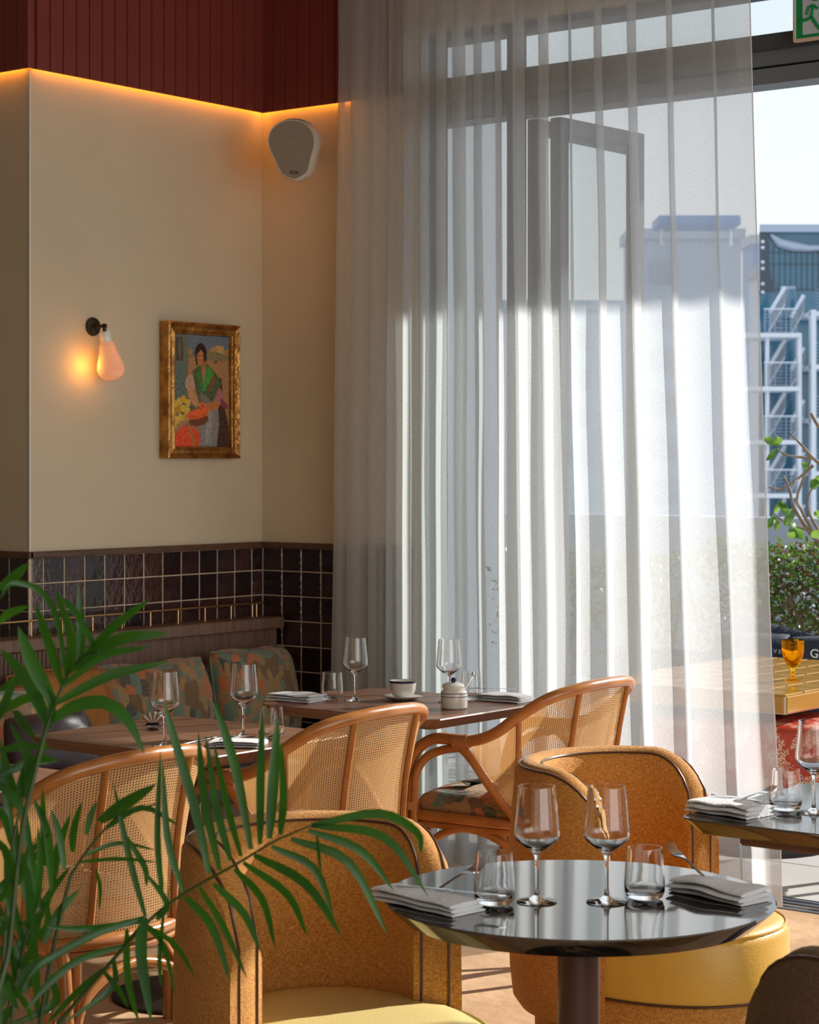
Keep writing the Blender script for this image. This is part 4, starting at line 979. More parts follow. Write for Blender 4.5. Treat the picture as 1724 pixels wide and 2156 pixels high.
def napkin(pa, pb, wd, th, label, seed=0, flip=1):
    a, b = tp(*pa), tp(*pb); d = b - a; L_ = d.length; c = (a + b) / 2; ang = math.atan2(d.y, d.x)
    r = empty('folded_napkin', (c.x, c.y, TT), ang, label, 'napkin', 'folded napkins')
    lay = 3
    for k in range(lay):
        m = MB(); z0 = th * k / lay; t_ = th / lay * .96; wk = wd * (1 - .03 * k) / 2; off = .005 * math.sin(k * 2.3 + seed)
        def f(u, v, z0=z0, t_=t_, wk=wk, off=off, k=k):
            x = (u - .5) * L_ * (1 - .012 * k); an = v * 2 * PI; cw, sw = math.cos(an), math.sin(an)
            ex = math.copysign(abs(cw) ** .55, cw); ez = math.copysign(abs(sw) ** .9, sw)
            y = wk * ex + off; z = z0 + t_ / 2 + t_ / 2 * ez
            wv = .0065 * noise.noise(Vector((x * 14, y * 10, seed))) * (k + 1) / lay + .004 * math.cos((u - .5) * 2.6) * (k + 1) / lay - .003
            return (x, y + .008 * noise.noise(Vector((x * 16, k, seed))), max(.0003, z + wv + .0012))
        m.grid(f, 16, 20)
        n0 = 17
        m.f.append(tuple(j * n0 for j in range(20))); m.f.append(tuple(j * n0 + 16 for j in reversed(range(20))))
        m.build('fold', 'linen', r, weld=True, ang=60)
    return r, L_
def fork(p, ang, tilt, label, lift=.0, L_=.19):
    r = empty('fork', (p.x, p.y, TT + lift), 0, label, 'fork', 'forks laid on the napkins'); r.rotation_euler = (0, -tilt, ang)
    m = MB(); pts = [(-L_ * .5, 0, .0), (-L_ * .2, 0, .003), (L_ * .12, 0, .005), (L_ * .22, 0, .002)]
    sp_ = spline(pts, 4); n = len(sp_)
    def strip(m, sp_, ws, t=.0012):
        vs = []; fs = []
        for p_, w_ in zip(sp_, ws): vs += [p_ + Vector((0, -w_, t)), p_ + Vector((0, w_, t)), p_ + Vector((0, w_, -t)), p_ + Vector((0, -w_, -t))]
        for i in range(len(sp_) - 1):
            for k in range(4): l = (k + 1) % 4; fs.append((i * 4 + k, i * 4 + l, i * 4 + 4 + l, i * 4 + 4 + k))
        fs.append((0, 3, 2, 1)); q = (len(sp_) - 1) * 4; fs.append((q, q + 1, q + 2, q + 3)); m.add(vs, fs)
    strip(m, sp_, [.0045 - .0022 * math.sin(PI * i / (n - 1)) for i in range(n)]); m.build('handle', 'steel', r)
    m = MB(); strip(m, [Vector((L_ * .22, 0, .002)), Vector((L_ * .27, 0, .0)), Vector((L_ * .33, 0, .0005))], [.003, .0105, .011]); m.build('fork_head', 'steel', r)
    for k in range(4):
        y = -.0088 + k * .0059; m = MB(); strip(m, [Vector((L_ * .32, y, .0005)), Vector((L_ * .40, y, .002)), Vector((L_ * .5, y * .95, .008))], [.0018, .0016, .0008]); m.build('tine', 'steel', r)
    return r
def knife(p, ang, label, lift=.0, L_=.21):
    r = empty('knife', (p.x, p.y, TT + lift), ang, label, 'knife', 'knives laid on the napkins')
    m = MB(); m.prism([(-L_ / 2, -.004), (-.02, -.0045), (0, -.003), (0, .003), (-.02, .0045), (-L_ / 2, .004)], [(0, 0), (.003, 0)]).build('handle', 'steel', r, smooth=False)
    m = MB(); m.prism([(0, -.003), (.04, -.008), (L_ / 2 - .01, -.007), (L_ / 2, .002), (.05, .005), (0, .003)], [(.0005, 0), (.002, 0)]).build('blade', 'steel', r, smooth=False)
    return r
CA = lambda a, b: math.atan2((tp(*b) - tp(*a)).y, (tp(*b) - tp(*a)).x)
napkin((812, 1890), (985, 1926), .085, .024, 'folded white napkin hanging at the left rim of the round table', 1)
fork(tp(955, 1892), CA((880, 1900), (1008, 1866)), .20, 'fork resting on the left napkin of the round table', .030)
knife(tp(950, 1908), CA((880, 1905), (1010, 1918)), 'knife lying on the left napkin of the round table', .026)
napkin((1436, 1872), (1590, 1904), .085, .026, 'rolled white napkin on the right rim of the round table', 2)
fork(tp(1455, 1866), CA((1520, 1890), (1395, 1838)), .22, 'fork with raised tines on the right napkin of the round table', .036)
napkin((1470, 1702), (1600, 1722), .10, .026, 'folded white napkin on the square marble table', 3)
fork(tp(1578, 1710), CA((1520, 1715), (1632, 1700)), .16, 'fork pointing at the tumbler on the square marble table', .032, .16)
knife(tp(1560, 1709), CA((1500, 1702), (1600, 1716)), 'knife on the napkin of the square marble table', .0285, .16)
napkin((580, 1471), (668, 1478), .11, .022, 'folded white napkin left of the tumbler on the table by the curtain', 4)
napkin((1018, 1472), (1108, 1479), .10, .022, 'folded white napkin near the right corner of the table by the curtain', 5)
knife(tp(1035, 1466), CA((1000, 1470), (1060, 1470)), 'knife on the right napkin of the table by the curtain', .0245, .16)
napkin((448, 1568), (556, 1570), .13, .016, 'folded white napkin on the middle walnut table', 6)
knife(tp(415, 1562), CA((380, 1570), (440, 1556)), 'knife beside the napkin on the middle walnut table', .002)
fork(tp(520, 1568), CA((500, 1562), (570, 1556)), .0, 'fork on the napkin of the middle walnut table', .020, .17)

# cup, saucer, sugar pot
cp = tp(848, 1474)
s = empty('saucer', (cp.x, cp.y, TT), 0, 'white saucer under the coffee cup', 'saucer')
MB().lathe([(0, .002), (.03, 0), (.04, .002), (.068, .013), (.0685, .0145), (.067, .0150), (.040, .005), (0, .005)], 48).build('dish', 'porcelain', s)
MB().lathe([(.0655, .0150), (.0680, .0156), (.0687, .0150)], 48).build('rim_line', 'navyband', s)
c = empty('coffee_cup', (cp.x, cp.y, TT + .0055), 1.9, 'white coffee cup with dark rim line', 'cup')
MB().lathe([(0, .0), (.022, 0), (.024, .004), (.035, .012), (.042, .028), (.0445, .058), (.0435, .0590), (.0425, .058), (.040, .030), (.032, .014), (0, .009)], 40).build('bowl', 'porcelain', c)
MB().lathe([(.0447, .0520), (.0450, .0585), (.0436, .0596)], 40).build('rim_line', 'navyband', c)
MB().tube(spline([(.043, 0, .048), (.058, 0, .050), (.065, 0, .037), (.058, 0, .022), (.040, 0, .020)], 5), .0034, 8).build('handle', 'porcelain', c)
q_ = tp(956, 1492)
s = empty('sugar_pot', (q_.x, q_.y, TT), 0, 'small lidded white sugar pot with two dark bands', 'sugar pot')
MB().lathe([(0, 0), (.038, 0), (.0425, .004), (.043, .012), (.043, .048), (.040, .056), (.034, .060), (.034, .066), (.030, .066), (.030, .058), (.036, .050), (.038, .010), (0, .008)], 40).build('pot', 'porcelain', s)
for z in (.040, .050): MB().lathe([(.0425, z - .001), (.0436, z - .001), (.0436, z + .001), (.0425, z + .001)], 40).build('band', 'navyband', s)
lid = MB().lathe([(0, .0), (.034, 0), (.036, .004), (.034, .008), (.022, .014), (.008, .016), (0, .0165)], 32); lid.xf(Matrix.Translation((-.004, 0, .067)) @ Matrix.Rotation(.16, 4, CR)); lid.build('lid', 'porcelain', s)
MB().lathe([(0, .083), (.005, .083), (.009, .089), (.009, .094), (.005, .098), (0, .099)], 20, (-.002, 0, .0)).build('lid_knob', 'navyband', s)
sp2 = empty('tea_spoon', (q_.x + .03, q_.y + .02, TT + .045), 0, 'small steel spoon standing in the sugar pot', 'spoon')
MB().tube([(-.012, -.008, 0), (.006, .004, .03), (.018, .012, .058)], .0016, 6).build('handle', 'steel', sp2)
m = MB().lathe([(0, -.008), (.005, -.004), (.006, 0), (.004, .006), (0, .009)], 12, (.020, .0135, .064)); m.build('handle_end', 'steel', sp2)
# small fan ornament and dish on the middle walnut table
p = tp(322, 1526); s = empty('fan_ornament', (p.x, p.y, TT), YAW, 'small brown and cream striped fan shaped ornament behind the wine glass', 'ornament')
for k in range(9):
    a = math.radians(35 + k * 14); m = MB(); m.add([(0, 0, .0), (.036 * math.cos(a - .10), -.004, .036 * math.sin(a - .10)), (.040 * math.cos(a), .004, .040 * math.sin(a)), (.036 * math.cos(a + .10), -.004, .036 * math.sin(a + .10))], [(0, 1, 2, 3)])
    m.build('fan_blade', 'porcelain' if k % 2 else 'woodout', s, smooth=False)
MB().cbox((-.02, -.012, 0), (.02, .012, .006), .002).build('foot', 'foot', s, smooth=False)
p = tp(327, 1536); s = empty('small_dish', (p.x, p.y, TT), 0, 'small shiny steel dish on the middle walnut table', 'dish')
MB().lathe([(0, 0), (.018, 0), (.026, .008), (.025, .009), (.017, .002), (0, .002)], 28).build('bowl', 'steel', s)

# ------------------------------------------------------------ sconce
p = PX(194, 688, 0)
s = empty('wall_sconce', (0, p.y, p.z), 0, 'bronze wall sconce with ribbed pear shaped pink glass shade', 'wall lamp')
m = MB().lathe([(0, 0), (.034, 0), (.036, .004), (.034, .010), (.014, .014), (.012, .022), (0, .022)], 32); m.xf(Matrix.Rotation(PI / 2, 4, 'Y')); m.build('wall_plate', 'darkbronze', s)
MB().tube([(.015, 0, 0), (.062, 0, 0)], [.009, .006], 10).build('arm', 'darkbronze', s)
m = MB().lathe([(0, -.011), (.008, -.008), (.011, 0), (.008, .008), (0, .011)], 14, (.066, 0, 0)); m.build('ball_joint', 'darkbronze', s)
MB().tube([(.066, 0, -.004), (.068, 0, -.03)], .007, 10).build('stem', 'darkbronze', s)
tlt = Matrix.Translation((.068, 0, -.022)) @ Matrix.Rotation(math.radians(-9), 4, CF)
m = MB().lathe([(0, 0), (.021, 0), (.022, -.004), (.022, -.036), (.020, -.042), (0, -.042)], 28); m.xf(tlt); m.build('lamp_holder', 'ceramic', s)
def m_shade():
    m, t, b = nmat('sconce_glass'); b.inputs['Base Color'].default_value = (.90, .80, .72, 1); b.inputs['Roughness'].default_value = .25
    b.inputs['Emission Color'].default_value = (1, .42, .16, 1); b.inputs['Emission Strength'].default_value = .08
    out = t.nodes['Material Output']; tl = t.nodes.new('ShaderNodeBsdfTranslucent'); tl.inputs[0].default_value = (1, .78, .6, 1)
    ms = t.nodes.new('ShaderNodeMixShader'); ms.inputs[0].default_value = .5; t.links.new(b.outputs[0], ms.inputs[1]); t.links.new(tl.outputs[0], ms.inputs[2]); t.links.new(ms.outputs[0], out.inputs[0]); return m
M['shade'] = m_shade()
prof = [(.024, -.04), (.027, -.052), (.033, -.075), (.041, -.10), (.048, -.125), (.051, -.142), (.048, -.158), (.038, -.172), (.022, -.181), (0, -.184)]
fine = []
for (r0, z0), (r1, z1) in zip(prof, prof[1:]):
    k = max(2, int(abs(z1 - z0) / .0026))
    for i in range(k): t = i / k; fine.append((r0 + (r1 - r0) * t + (.0020 if len(fine) % 2 else 0), z0 + (z1 - z0) * t))
fine.append((0, -.184))
m = MB().lathe(fine, 36); m.xf(tlt); m.build('glass_shade', 'shade', s)
ld = bpy.data.lights.new('sconce_bulb', 'POINT'); lo = bpy.data.objects.new('sconce_bulb', ld); COL.objects.link(lo)
lo.location = Vector((0, p.y, p.z)) + Vector((.056, -.047, -.15)); ld.energy = .6; ld.color = (1, .40, .06); ld.shadow_soft_size = .035

# ------------------------------------------------------------ painting
def painting():
    y0, y1 = -.600, -.186; z0, z1 = 1.549, 2.085
    pc = empty('framed_painting', (.0, (y0 + y1) / 2, (z0 + z1) / 2), 0, 'gilt framed oil painting of a seated woman in green shawl with oranges', 'painting')
    W_, H_ = (y1 - y0) / 2, (z1 - z0) / 2; fw = .048
    prof = [(.0, 0), (.0, .048), (.006, .052), (.012, .046), (.020, .036), (.032, .036), (.040, .042), (.044, .040), (.048, .028), (.048, 0)]
    # four mitred sides: prof = (inward distance, height off the wall)
    cs = [(-W_, -H_), (W_, -H_), (W_, H_), (-W_, H_)]; ins = [(1, 1), (-1, 1), (-1, -1), (1, -1)]
    for k in range(4):
        a, b = cs[k], cs[(k + 1) % 4]; ia, ib = ins[k], ins[(k + 1) % 4]; m = MB(); n = len(prof); seg = 16; vs = []
        for j in range(seg + 1):
            t = j / seg
            for q, h in prof:
                pa = Vector((a[0] + ia[0] * q, a[1] + ia[1] * q)); pb = Vector((b[0] + ib[0] * q, b[1] + ib[1] * q)); c_ = pa.lerp(pb, t)
                e_ = min(t, 1 - t); orn = .004 * max(0, 1 - e_ / .16) * abs(math.sin(j * 2.1 + q * 160)) if 0 < q < .046 and h > 0 else 0
                vs.append((h + .002 + orn, c_.x, c_.y))
        fs = [(j * n + i, j * n + (i + 1) % n, (j + 1) * n + (i + 1) % n, (j + 1) * n + i) for j in range(seg) for i in range(n)]
        m.add(vs, fs); m.build('frame_side', 'gold', pc, ang=35)
    # canvas raster
    nx_, nz_ = 110, 176; w_, h_ = W_ - fw + .002, H_ - fw + .002
    # crop frame coordinates measured on the picture: x 0..1 left-right, y 0..1 top-bottom
    def S_(r, g, b): return tuple(((c / 255) ** 2.2) * 1.6 for c in (r, g, b))
    shapes = []
    def poly(pts, col, amt=.12): shapes.append(('p', pts, S_(*col), amt))
    def ell(cx_, cy_, rx, ry, col, rot=0, amt=.12): shapes.append(('e', (cx_, cy_, rx, ry, rot), S_(*col), amt))
    poly([(0, 0), (1, 0), (1, .16), (0, .16)], (84, 98, 104)); poly([(.26, .0), (1, 0), (1, .14), (.26, .14)], (88, 98, 106))
    poly([(.26, .20), (1, .20), (1, 1), (.26, 1)], (142, 104, 70))
    poly([(.26, .13), (.34, .13), (.34, .19), (.26, .19)], (136, 104, 66)); poly([(.64, .13), (.70, .10), (.78, .085), (.90, .09), (.91, .12), (1, .12), (1, .2), (.62, .2)], (150, 112, 68))
    poly([(.26, .18), (1, .17), (1, .21), (.26, .21)], (108, 96, 66)); poly([(.78, .09), (.9, .09), (.9, .16), (.78, .16)], (168, 130, 82))
    poly([(.6, .15), (.75, .14), (1, .17), (1, .22), (.8, .23), (.62, .22)], (112, 100, 72)); ell(.76, .235, .03, .012, (96, 60, 36))
    poly([(0, 0), (.26, 0), (.25, .24), (.24, .60), (0, .60)], (88, 94, 78)); poly([(.05, .03), (.17, .03), (.18, .24), (.05, .24)], (66, 58, 50), .2); ell(.12, .13, .025, .11, (92, 80, 64), 0, .2)
    poly([(.0, .26), (.22, .26), (.22, .60), (0, .60)], (80, 92, 82), .2)
    poly([(.20, .6), (.3, .5), (.5, .6), (.5, .7), (.2, .7)], (80, 80, 62))
    # chair
    poly([(.80, .38), (.87, .38), (.88, .60), (.80, .60)], (48, 34, 24)); poly([(.78, .6), (.90, .6), (1, .82), (1, 1), (.72, 1)], (58, 42, 34), .35)
    # skirt
    poly([(.50, .66), (.80, .64), (.82, .80), (.77, 1), (.46, 1), (.44, .84)], (112, 108, 104), .16); poly([(.60, .70), (.70, .68), (.66, .96), (.56, .98)], (128, 124, 118), .12)
    # blouse
    ell(.32, .43, .105, .075, (158, 122, 104), .2, .2); ell(.79, .53, .10, .10, (142, 92, 90), -.5, .2); poly([(.84, .56), (.98, .62), (.96, .66), (.86, .63)], (110, 48, 60))
    # torso and shawl
    poly([(.34, .33), (.46, .27), (.60, .255), (.72, .31), (.88, .42), (.78, .50), (.70, .60), (.48, .60), (.40, .50)], (66, 80, 50), .3)
    poly([(.56, .27), (.66, .29), (.72, .34), (.64, .42), (.56, .50), (.52, .44)], (62, 122, 56), .2); poly([(.42, .34), (.48, .31), (.53, .46), (.57, .52), (.50, .50)], (56, 104, 48), .2)
    poly([(.66, .40), (.73, .36), (.76, .38), (.66, .50), (.62, .50)], (108, 70, 44)); poly([(.50, .30), (.58, .29), (.55, .42), (.53, .44)], (150, 104, 68))
    poly([(.46, .50), (.62, .56), (.70, .60), (.50, .62)], (104, 92, 88), .2)
    # arms
    poly([(.24, .50), (.32, .48), (.46, .60), (.42, .66), (.34, .62), (.27, .56)], (164, 116, 82)); poly([(.84, .60), (.78, .59), (.58, .62), (.50, .66), (.60, .68), (.80, .66)], (158, 96, 58)); ell(.52, .63, .07, .028, (176, 104, 66), .2)
    # hair, face
    ell(.49, .16, .105, .085, (40, 24, 20)); ell(.56, .20, .035, .055, (44, 28, 22)); poly([(.40, .16), (.44, .26), (.41, .27), (.39, .20)], (44, 28, 22))
    ell(.48, .195, .058, .062, (158, 100, 64)); poly([(.50, .235), (.57, .23), (.58, .30), (.50, .31)], (140, 86, 54)); ell(.455, .185, .014, .006, (54, 30, 20)); ell(.51, .188, .014, .006, (54, 30, 20)); ell(.475, .225, .022, .006, (150, 48, 36)); ell(.478, .205, .008, .016, (176, 118, 76))
    poly([(.5, .12), (.44, .13), (.42, .17), (.47, .15)], (36, 22, 18))
    # lemons
    for x, y in [(.04, .62), (.12, .60), (.19, .58), (.26, .61), (.02, .69), (.10, .67), (.18, .66), (.25, .68), (.05, .76), (.13, .74), (.21, .74), (.03, .82), (.11, .81), (.17, .80)]: ell(x, y, .05, .035, random.choice([(170, 130, 40), (156, 116, 30), (178, 146, 60)]))
    # bowl of oranges
    ell(.43, .72, .225, .060, (146, 118, 74), -.22); ell(.45, .765, .18, .05, (96, 56, 36), -.2); ell(.43, .705, .19, .045, (186, 78, 40), -.22, .22); ell(.46, .69, .14, .03, (196, 84, 44), -.22); ell(.52, .635, .035, .022, (190, 56, 34))
    # red cloth and basket
    poly([(0, .88), (.10, .84), (.20, .80), (.44, .84), (.48, .92), (.44, 1), (0, 1)], (184, 66, 40), .2); poly([(0, .86), (.14, .77), (.22, .76), (.26, .79), (.12, .84), (.03, .89)], (138, 106, 76)); poly([(.27, .83), (.32, .83), (.40, 1), (.35, 1)], (146, 96, 48))
    poly([(.28, .80), (.46, .83), (.48, .88), (.44, .86), (.30, .82)], (134, 96, 66))
    def inside(pts, x, y):
        c_ = False; n = len(pts); j = n - 1
        for i in range(n):
            if (pts[i][1] > y) != (pts[j][1] > y) and x < (pts[j][0] - pts[i][0]) * (y - pts[i][1]) / (pts[j][1] - pts[i][1]) + pts[i][0]: c_ = not c_
            j = i
        return c_
    vs = []; cols = []
    for j in range(nz_ + 1):
        for i in range(nx_ + 1):
            u = i / nx_; v = j / nz_; x = u + .006 * noise.noise(Vector((u * 40, v * 60, 0))); y = v + .004 * noise.noise(Vector((u * 40, v * 60, 9)))
            c_ = (.1, .1, .1)
            for kd, pr, col, amt in shapes:
                hit = False
                if kd == 'p': hit = inside(pr, x, y)
                else:
                    cx_, cy_, rx, ry, ro = pr; dx, dy = (x - cx_), (y - cy_) * 1.65; cr, sr = math.cos(ro), math.sin(ro); X_ = dx * cr + dy * sr; Y_ = -dx * sr + dy * cr
                    hit = (X_ / rx) ** 2 + (Y_ / (ry * 1.65)) ** 2 < 1
                if hit: k_ = 1 + amt * 2.2 * noise.noise(Vector((u * 26, v * 46, len(pr)))); c_ = tuple(a * k_ for a in col)
            k_ = 1 + .16 * noise.noise(Vector((u * 70, v * 30, 4))); cols.append([max(0, a * k_) for a in c_] + [1])
            vs.append((.030 + .0006 * noise.noise(Vector((u * 60, v * 60, 2))), -w_ + 2 * w_ * u, h_ - 2 * h_ * v))
    m = MB(); m.add(vs, [(j * (nx_ + 1) + i, j * (nx_ + 1) + i + 1, (j + 1) * (nx_ + 1) + i + 1, (j + 1) * (nx_ + 1) + i) for j in range(nz_) for i in range(nx_)])
    mt, t, b = nmat('oil_paint'); va = t.nodes.new('ShaderNodeVertexColor'); va.layer_name = 'paint'; t.links.new(va.outputs[0], b.inputs['Base Color']); b.inputs['Roughness'].default_value = .45
    o = m.build('canvas', mt, pc); ca = o.data.color_attributes.new('paint', 'FLOAT_COLOR', 'POINT')
    ca.data.foreach_set('color', [x for c_ in cols for x in c_])
    MB().box((.002, -w_, -h_), (.026, w_, h_)).build('backing', 'woodout', pc, smooth=False)
painting()

# ------------------------------------------------------------ speaker
def speaker():
    D = 8.25; oc = P(614, 315, D)
    s = empty('wall_speaker', oc, 0, 'beige drop shaped wall speaker with perforated grille in the corner', 'speaker')
    sc = .1102; k = D / FPX * 1.02
    ol = [(740, 490), (860, 505), (1000, 570), (1100, 670), (1165, 790), (1195, 950), (1180, 1080), (1140, 1230), (1110, 1400), (1085, 1520), (1040, 1590), (930, 1660), (850, 1700), (780, 1690), (690, 1650), (600, 1600), (540, 1520), (470, 1370), (400, 1220), (345, 1110), (310, 1000), (290, 880), (310, 770), (350, 680), (420, 600), (500, 550), (620, 500)]
    pl = [((530 + x * sc - 613) * k, (320 - (200 + y * sc)) * k) for x, y in ol]
    # local frame: x right, y away from viewer, z up; faces slightly down and to the left
    rot = Matrix.Rotation(YAW, 3, 'Z') @ Matrix.Rotation(math.radians(-6), 3, 'Z') @ Matrix.Rotation(math.radians(-12), 3, 'X')
    s.rotation_euler = rot.to_euler()
    n = len(pl)
    def ring(scale, y, dx=0, dz=0): return [(x * scale + dx, y, z * scale + dz) for x, z in pl]
    def body(rings, name, m_, ang=40):
        m = MB(); vs = [p_ for r_ in rings for p_ in r_]; fs = [(j * n + i, j * n + (i + 1) % n, (j + 1) * n + (i + 1) % n, (j + 1) * n + i) for j in range(len(rings) - 1) for i in range(n)]
        fs.append(tuple(reversed(range(n)))); fs.append(tuple((len(rings) - 1) * n + i for i in range(n))); m.add(vs, fs); return m.build(name, m_, s, weld=True, ang=ang)
    body([ring(.985, -.002), ring(1.0, .002), ring(1.05, .03, .004, .010), ring(1.03, .075, .010, .026), ring(.74, .13, .012, .036)], 'cabinet', 'speaker')
    body([ring(.945, -.005), ring(.955, -.001)], 'grille', 'grille')
    MB().tube(ring(.972, -.003), .0028, 6, closed=True).build('rim', 'speaker', s)
    m = MB(); bx, bz = (530 + 815 * sc - 613) * k, (320 - (200 + 1550 * sc)) * k
    m.tube([(bx - .015, -.008, bz), (bx - .012, -.008, bz + .004), (bx + .012, -.008, bz + .004), (bx + .018, -.008, bz), (bx + .012, -.008, bz - .004), (bx - .012, -.008, bz - .004)], .0014, 6, closed=True)
    m.build('badge', 'darkbronze', s)
    inv = rot.inverted(); b_ = inv @ (Vector((.30, -.02, oc.z + .03)) - oc)
    MB().tube([(0, .11, .03), b_], .016, 10).build('wall_bracket', 'foot', s)
speaker()

# ------------------------------------------------------------ palm in the foreground
PO = P(40, 2700, 3.05); PO.z = 0
palm = empty('potted_palm', PO, 0, 'feathery green potted palm in the left foreground, in front of everything', 'plant')
MB().lathe([(0, .0), (.12, 0), (.13, .01), (.165, .30), (.17, .34), (.155, .34), (.15, .30), (0, .29)], 32).build('pot', 'column', palm)
MB().lathe([(0, .30), (.15, .298)], 24).build('soil', 'foot', palm)
def frond(stem, leaflets, D, r0=.0045, root=True):
    f = empty('frond', (0, 0, 0)); f.parent = palm
    pp = [P(x, y, D + dz) - PO for x, y, dz in stem]
    if root: pp = [Vector((random.uniform(-.05, .05), random.uniform(-.05, .05), .29)), pp[0] + (pp[0] - pp[1]).normalized() * .15] + pp
    sp_ = spline(pp, 6); n = len(sp_)
    MB().tube(sp_, [r0 * (1 - .7 * i / n) for i in range(n)], 6).build('stem', 'palmstem', f)
    for lf in leaflets:
        pts = lf[0]; wd = lf[1]; d0 = lf[2] if len(lf) > 2 else 0; d1 = lf[3] if len(lf) > 3 else random.uniform(-.10, .06)
        q = [P(x, y, D + d0 + (d1 - d0) * i / (len(pts) - 1)) - PO for i, (x, y) in enumerate(pts)]
        q = spline(q, 4); k = len(q); m = MB()
        tw = random.uniform(-.5, .5)
        for i, c_ in enumerate(q):
            t = i / (k - 1); T = (q[min(i + 1, k - 1)] - q[max(i - 1, 0)]).normalized(); vdir = CF * math.cos(tw) + CR * math.sin(tw)
            sd_ = T.cross(vdir).normalized(); nn = T.cross(sd_).normalized(); w_ = wd * (math.sin(PI * min(1, t * .92 + .08)) ** .6) * (1 - .15 * t) + .0004
            m.v += [c_ - sd_ * w_ / 2 + nn * w_ * .18, c_, c_ + sd_ * w_ / 2 + nn * w_ * .18]; m.uv += [(0, 0)] * 3
        for i in range(k - 1): a = i * 3; m.f += [(a, a + 1, a + 4, a + 3), (a + 1, a + 2, a + 5, a + 4)]
        m.build('leaflet', 'palm', f, ang=60)
LW = .012
F1 = [([(342, 1890), (332, 1760), (338, 1580)], .010), ([(385, 1878), (352, 1760), (342, 1600)], .011), ([(440, 1840), (408, 1695), (370, 1568), (345, 1476)], .015), ([(462, 1832), (430, 1680), (417, 1540)], .013),
      ([(485, 1811), (455, 1700), (432, 1545)], .012), ([(528, 1788), (501, 1640), (472, 1538), (447, 1476)], .014), ([(508, 1802), (478, 1690), (450, 1560)], .012), ([(547, 1777), (548, 1640), (552, 1495)], .013), ([(567, 1766), (576, 1640), (585, 1508)], .017),
      ([(590, 1757), (597, 1680), (592, 1560)], .012), ([(390, 1888), (445, 1951), (485, 2069)], .013), ([(449, 1861), (513, 1924), (549, 2006)], .012), ([(494, 1829), (553, 1893), (580, 1997)], .012), ([(513, 1816), (608, 1884), (648, 1974)], .013),
      ([(535, 1800), (644, 1861), (721, 1974)], .014), ([(571, 1782), (662, 1829), (703, 1933)], .012), ([(612, 1766), (734, 1816), (816, 1970)], .014), ([(648, 1748), (757, 1789), (829, 1875)], .013), ([(655, 1738), (807, 1762), (902, 1888)], .013),
      ([(655, 1738), (798, 1712), (879, 1752), (886, 1798)], .014), ([(668, 1760), (672, 1800), (676, 1838)], .006), ([(306, 1946), (370, 1990), (411, 2058)], .008), ([(330, 1936), (352, 1900), (300, 1830)], .010), ([(420, 1868), (470, 1950), (520, 2060)], .010)]
frond([(60, 2240, 0), (122, 2156, 0), (217, 2045, 0), (306, 1946, 0), (383, 1884, 0), (503, 1816, -.02), (580, 1770, -.04), (655, 1738, -.05)], F1, 3.0)
F2 = [([(115, 1482), (70, 1400), (38, 1318)], .021), ([(133, 1443), (105, 1350), (74, 1268)], .018), ([(146, 1415), (153, 1340), (117, 1240)], .018), ([(174, 1382), (172, 1320), (171, 1272)], .012), ([(102, 1530), (60, 1440), (0, 1365)], .020),
      ([(178, 1380), (250, 1312), (316, 1262)], .013), ([(174, 1395), (255, 1344), (357, 1334)], .017), ([(150, 1412), (230, 1352), (300, 1332)], .012), ([(133, 1443), (217, 1380), (319, 1362)], .012), ([(115, 1482), (230, 1423), (357, 1392)], .014),
      ([(110, 1517), (153, 1487), (217, 1479), (268, 1517), (304, 1589)], .019), ([(140, 1430), (120, 1300), (80, 1240), (25, 1229), (0, 1262)], .009), ([(205, 1374), (160, 1290), (117, 1250)], .010), ([(165, 1400), (166, 1290), (165, 1226)], .008), ([(95, 1545), (110, 1480), (60, 1400)], .014)]
frond([(20, 1990, 0), (45, 1760, 0), (80, 1600, 0), (100, 1528, 0), (115, 1482, 0), (133, 1443, 0), (146, 1415, 0), (174, 1382, -.02), (207, 1372, -.04)], F2, 2.85)
F3 = [([(181, 1757), (190, 1720), (204, 1686)], .010), ([(153, 1793), (156, 1747), (173, 1686)], .012), ([(135, 1831), (125, 1760), (107, 1704)], .011), ([(110, 1875), (100, 1752), (69, 1678)], .013), ([(87, 1920), (62, 1790), (52, 1690)], .013), ([(70, 1945), (40, 1820), (20, 1740)], .012),
      ([(209, 1729), (262, 1690), (329, 1650)], .022), ([(306, 1930), (281, 1841), (260, 1752), (238, 1645)], .010), ([(265, 1760), (304, 1824), (309, 1867)], .009), ([(202, 1829), (212, 1870), (209, 1918)], .007), ([(222, 1745), (300, 1700), (380, 1740)], .009), ([(180, 1800), (250, 1775), (330, 1790)], .007), ([(165, 1815), (250, 1808), (330, 1815)], .006)]
frond([(84, 2156, 0), (110, 2007, 0), (143, 1867, 0), (158, 1829, 0), (204, 1765, 0), (255, 1716, 0), (327, 1693, 0)], F3, 3.05, .0042)
F4 = [([(304, 1931), (296, 2007), (319, 2156)], .018), ([(268, 1956), (270, 2058), (293, 2156)], .012), ([(306, 1931), (204, 1964), (102, 2020), (56, 2063)], .012), ([(262, 1990), (166, 2020), (102, 2070), (51, 2130)], .012), ([(217, 2043), (250, 2084), (270, 2122)], .009),
      ([(217, 2040), (160, 2090), (97, 2156)], .011), ([(240, 2020), (235, 2080), (130, 2156)], .009), ([(300, 1940), (180, 1955), (95, 1950)], .010), ([(345, 1920), (337, 2020), (340, 2080)], .008), ([(300, 1945), (345, 1990), (370, 2100)], .009)]
frond([(90, 2200, .1), (160, 2110, .1), (217, 2045, .1), (262, 1990, .05), (306, 1935, .05)], F4, 3.0)
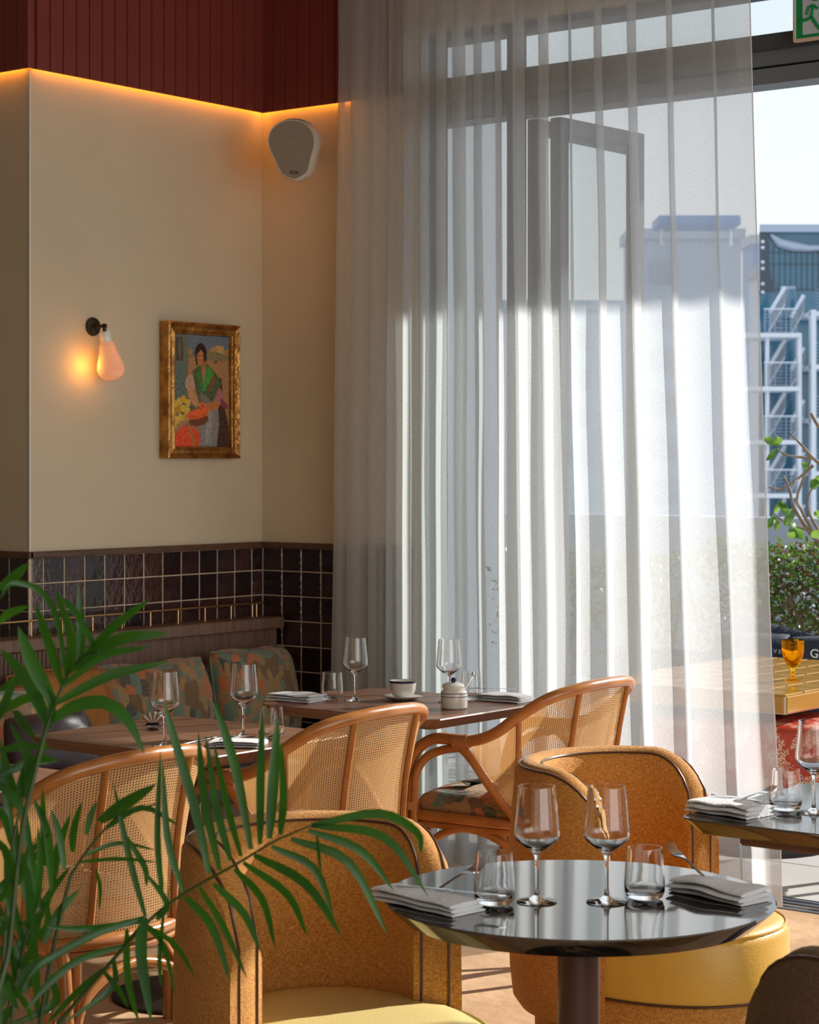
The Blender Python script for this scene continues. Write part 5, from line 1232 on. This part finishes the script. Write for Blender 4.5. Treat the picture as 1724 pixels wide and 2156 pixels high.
F5 = [([(30, 1700), (64, 1604), (122, 1601)], .016), ([(0, 1453), (38, 1433), (102, 1428)], .013), ([(0, 1499), (51, 1471), (107, 1461)], .014), ([(31, 1497), (50, 1530), (74, 1555)], .016), ([(0, 1240), (30, 1215), (61, 1185)], .016), ([(0, 1310), (20, 1292), (62, 1276)], .013),
      ([(26, 1760), (10, 1660), (0, 1600)], .013), ([(40, 1700), (20, 1640), (0, 1560)], .014), ([(52, 1680), (60, 1600), (20, 1520)], .012), ([(60, 1640), (80, 1600), (100, 1560)], .010), ([(0, 1632), (64, 1604), (122, 1601)], .014), ([(0, 1580), (50, 1570), (110, 1576)], .012)]
frond([(0, 2150, 0), (10, 1974, 0), (26, 1778, 0), (59, 1650, 0), (78, 1590, 0), (90, 1540, 0)], F5, 2.95, .0038)
F6 = [([(50, 1990), (20, 1880), (10, 1790)], .013), ([(60, 1960), (60, 1860), (30, 1760)], .012), ([(40, 2040), (70, 1990), (68, 1900)], .012), ([(35, 2060), (15, 1960), (0, 1900)], .012), ([(30, 2100), (60, 2040), (110, 2010)], .012), ([(28, 2110), (15, 2060), (0, 2040)], .014),
      ([(70, 1930), (85, 1830), (80, 1740)], .011), ([(40, 2030), (0, 2000), (-30, 2010)], .012), ([(65, 1950), (20, 1930), (-20, 1950)], .012), ([(30, 2080), (60, 2120), (70, 2156)], .012), ([(24, 2120), (10, 2140), (-5, 2170)], .014)]
frond([(20, 2200, 0), (32, 2080, 0), (50, 1990, 0), (70, 1930, 0), (90, 1870, 0)], F6, 3.0, .0038)
F7 = [([(-10, 1900), (40, 1850), (60, 1780)], .012), ([(-20, 1700), (10, 1720), (25, 1790)], .013), ([(-20, 1760), (20, 1800), (30, 1880)], .013), ([(-20, 1640), (30, 1680), (60, 1740)], .013), ([(-30, 2000), (10, 1950), (50, 1930)], .011), ([(-30, 2080), (15, 2080), (40, 2130)], .013), ([(-30, 1850), (10, 1880), (35, 1960)], .012), ([(-25, 1540), (10, 1480), (30, 1420)], .014), ([(-20, 2130), (10, 2100), (20, 2060)], .012)]
frond([(-60, 2200, 0), (-40, 2000, 0), (-30, 1800, 0), (-25, 1600, 0), (-20, 1480, 0)], F7, 2.9, .0038)

F8 = []
for k in range(22):
    x = random.uniform(-10, 120); y = random.uniform(1780, 2160); a = random.uniform(-.5, .5) + (PI if k % 3 == 0 else 0)
    L_ = random.uniform(90, 190); F8.append(([(x, y), (x + L_ * .5 * math.sin(a), y - L_ * .5 * math.cos(a)), (x + L_ * math.sin(a * 1.3), y - L_ * math.cos(a) * .9)], random.uniform(.009, .014), random.uniform(-.1, .15)))
frond([(10, 2300, .1), (14, 2160, .1), (30, 2050, .1), (58, 1950, .1), (80, 1880, .1)], F8, 3.1, .0035)
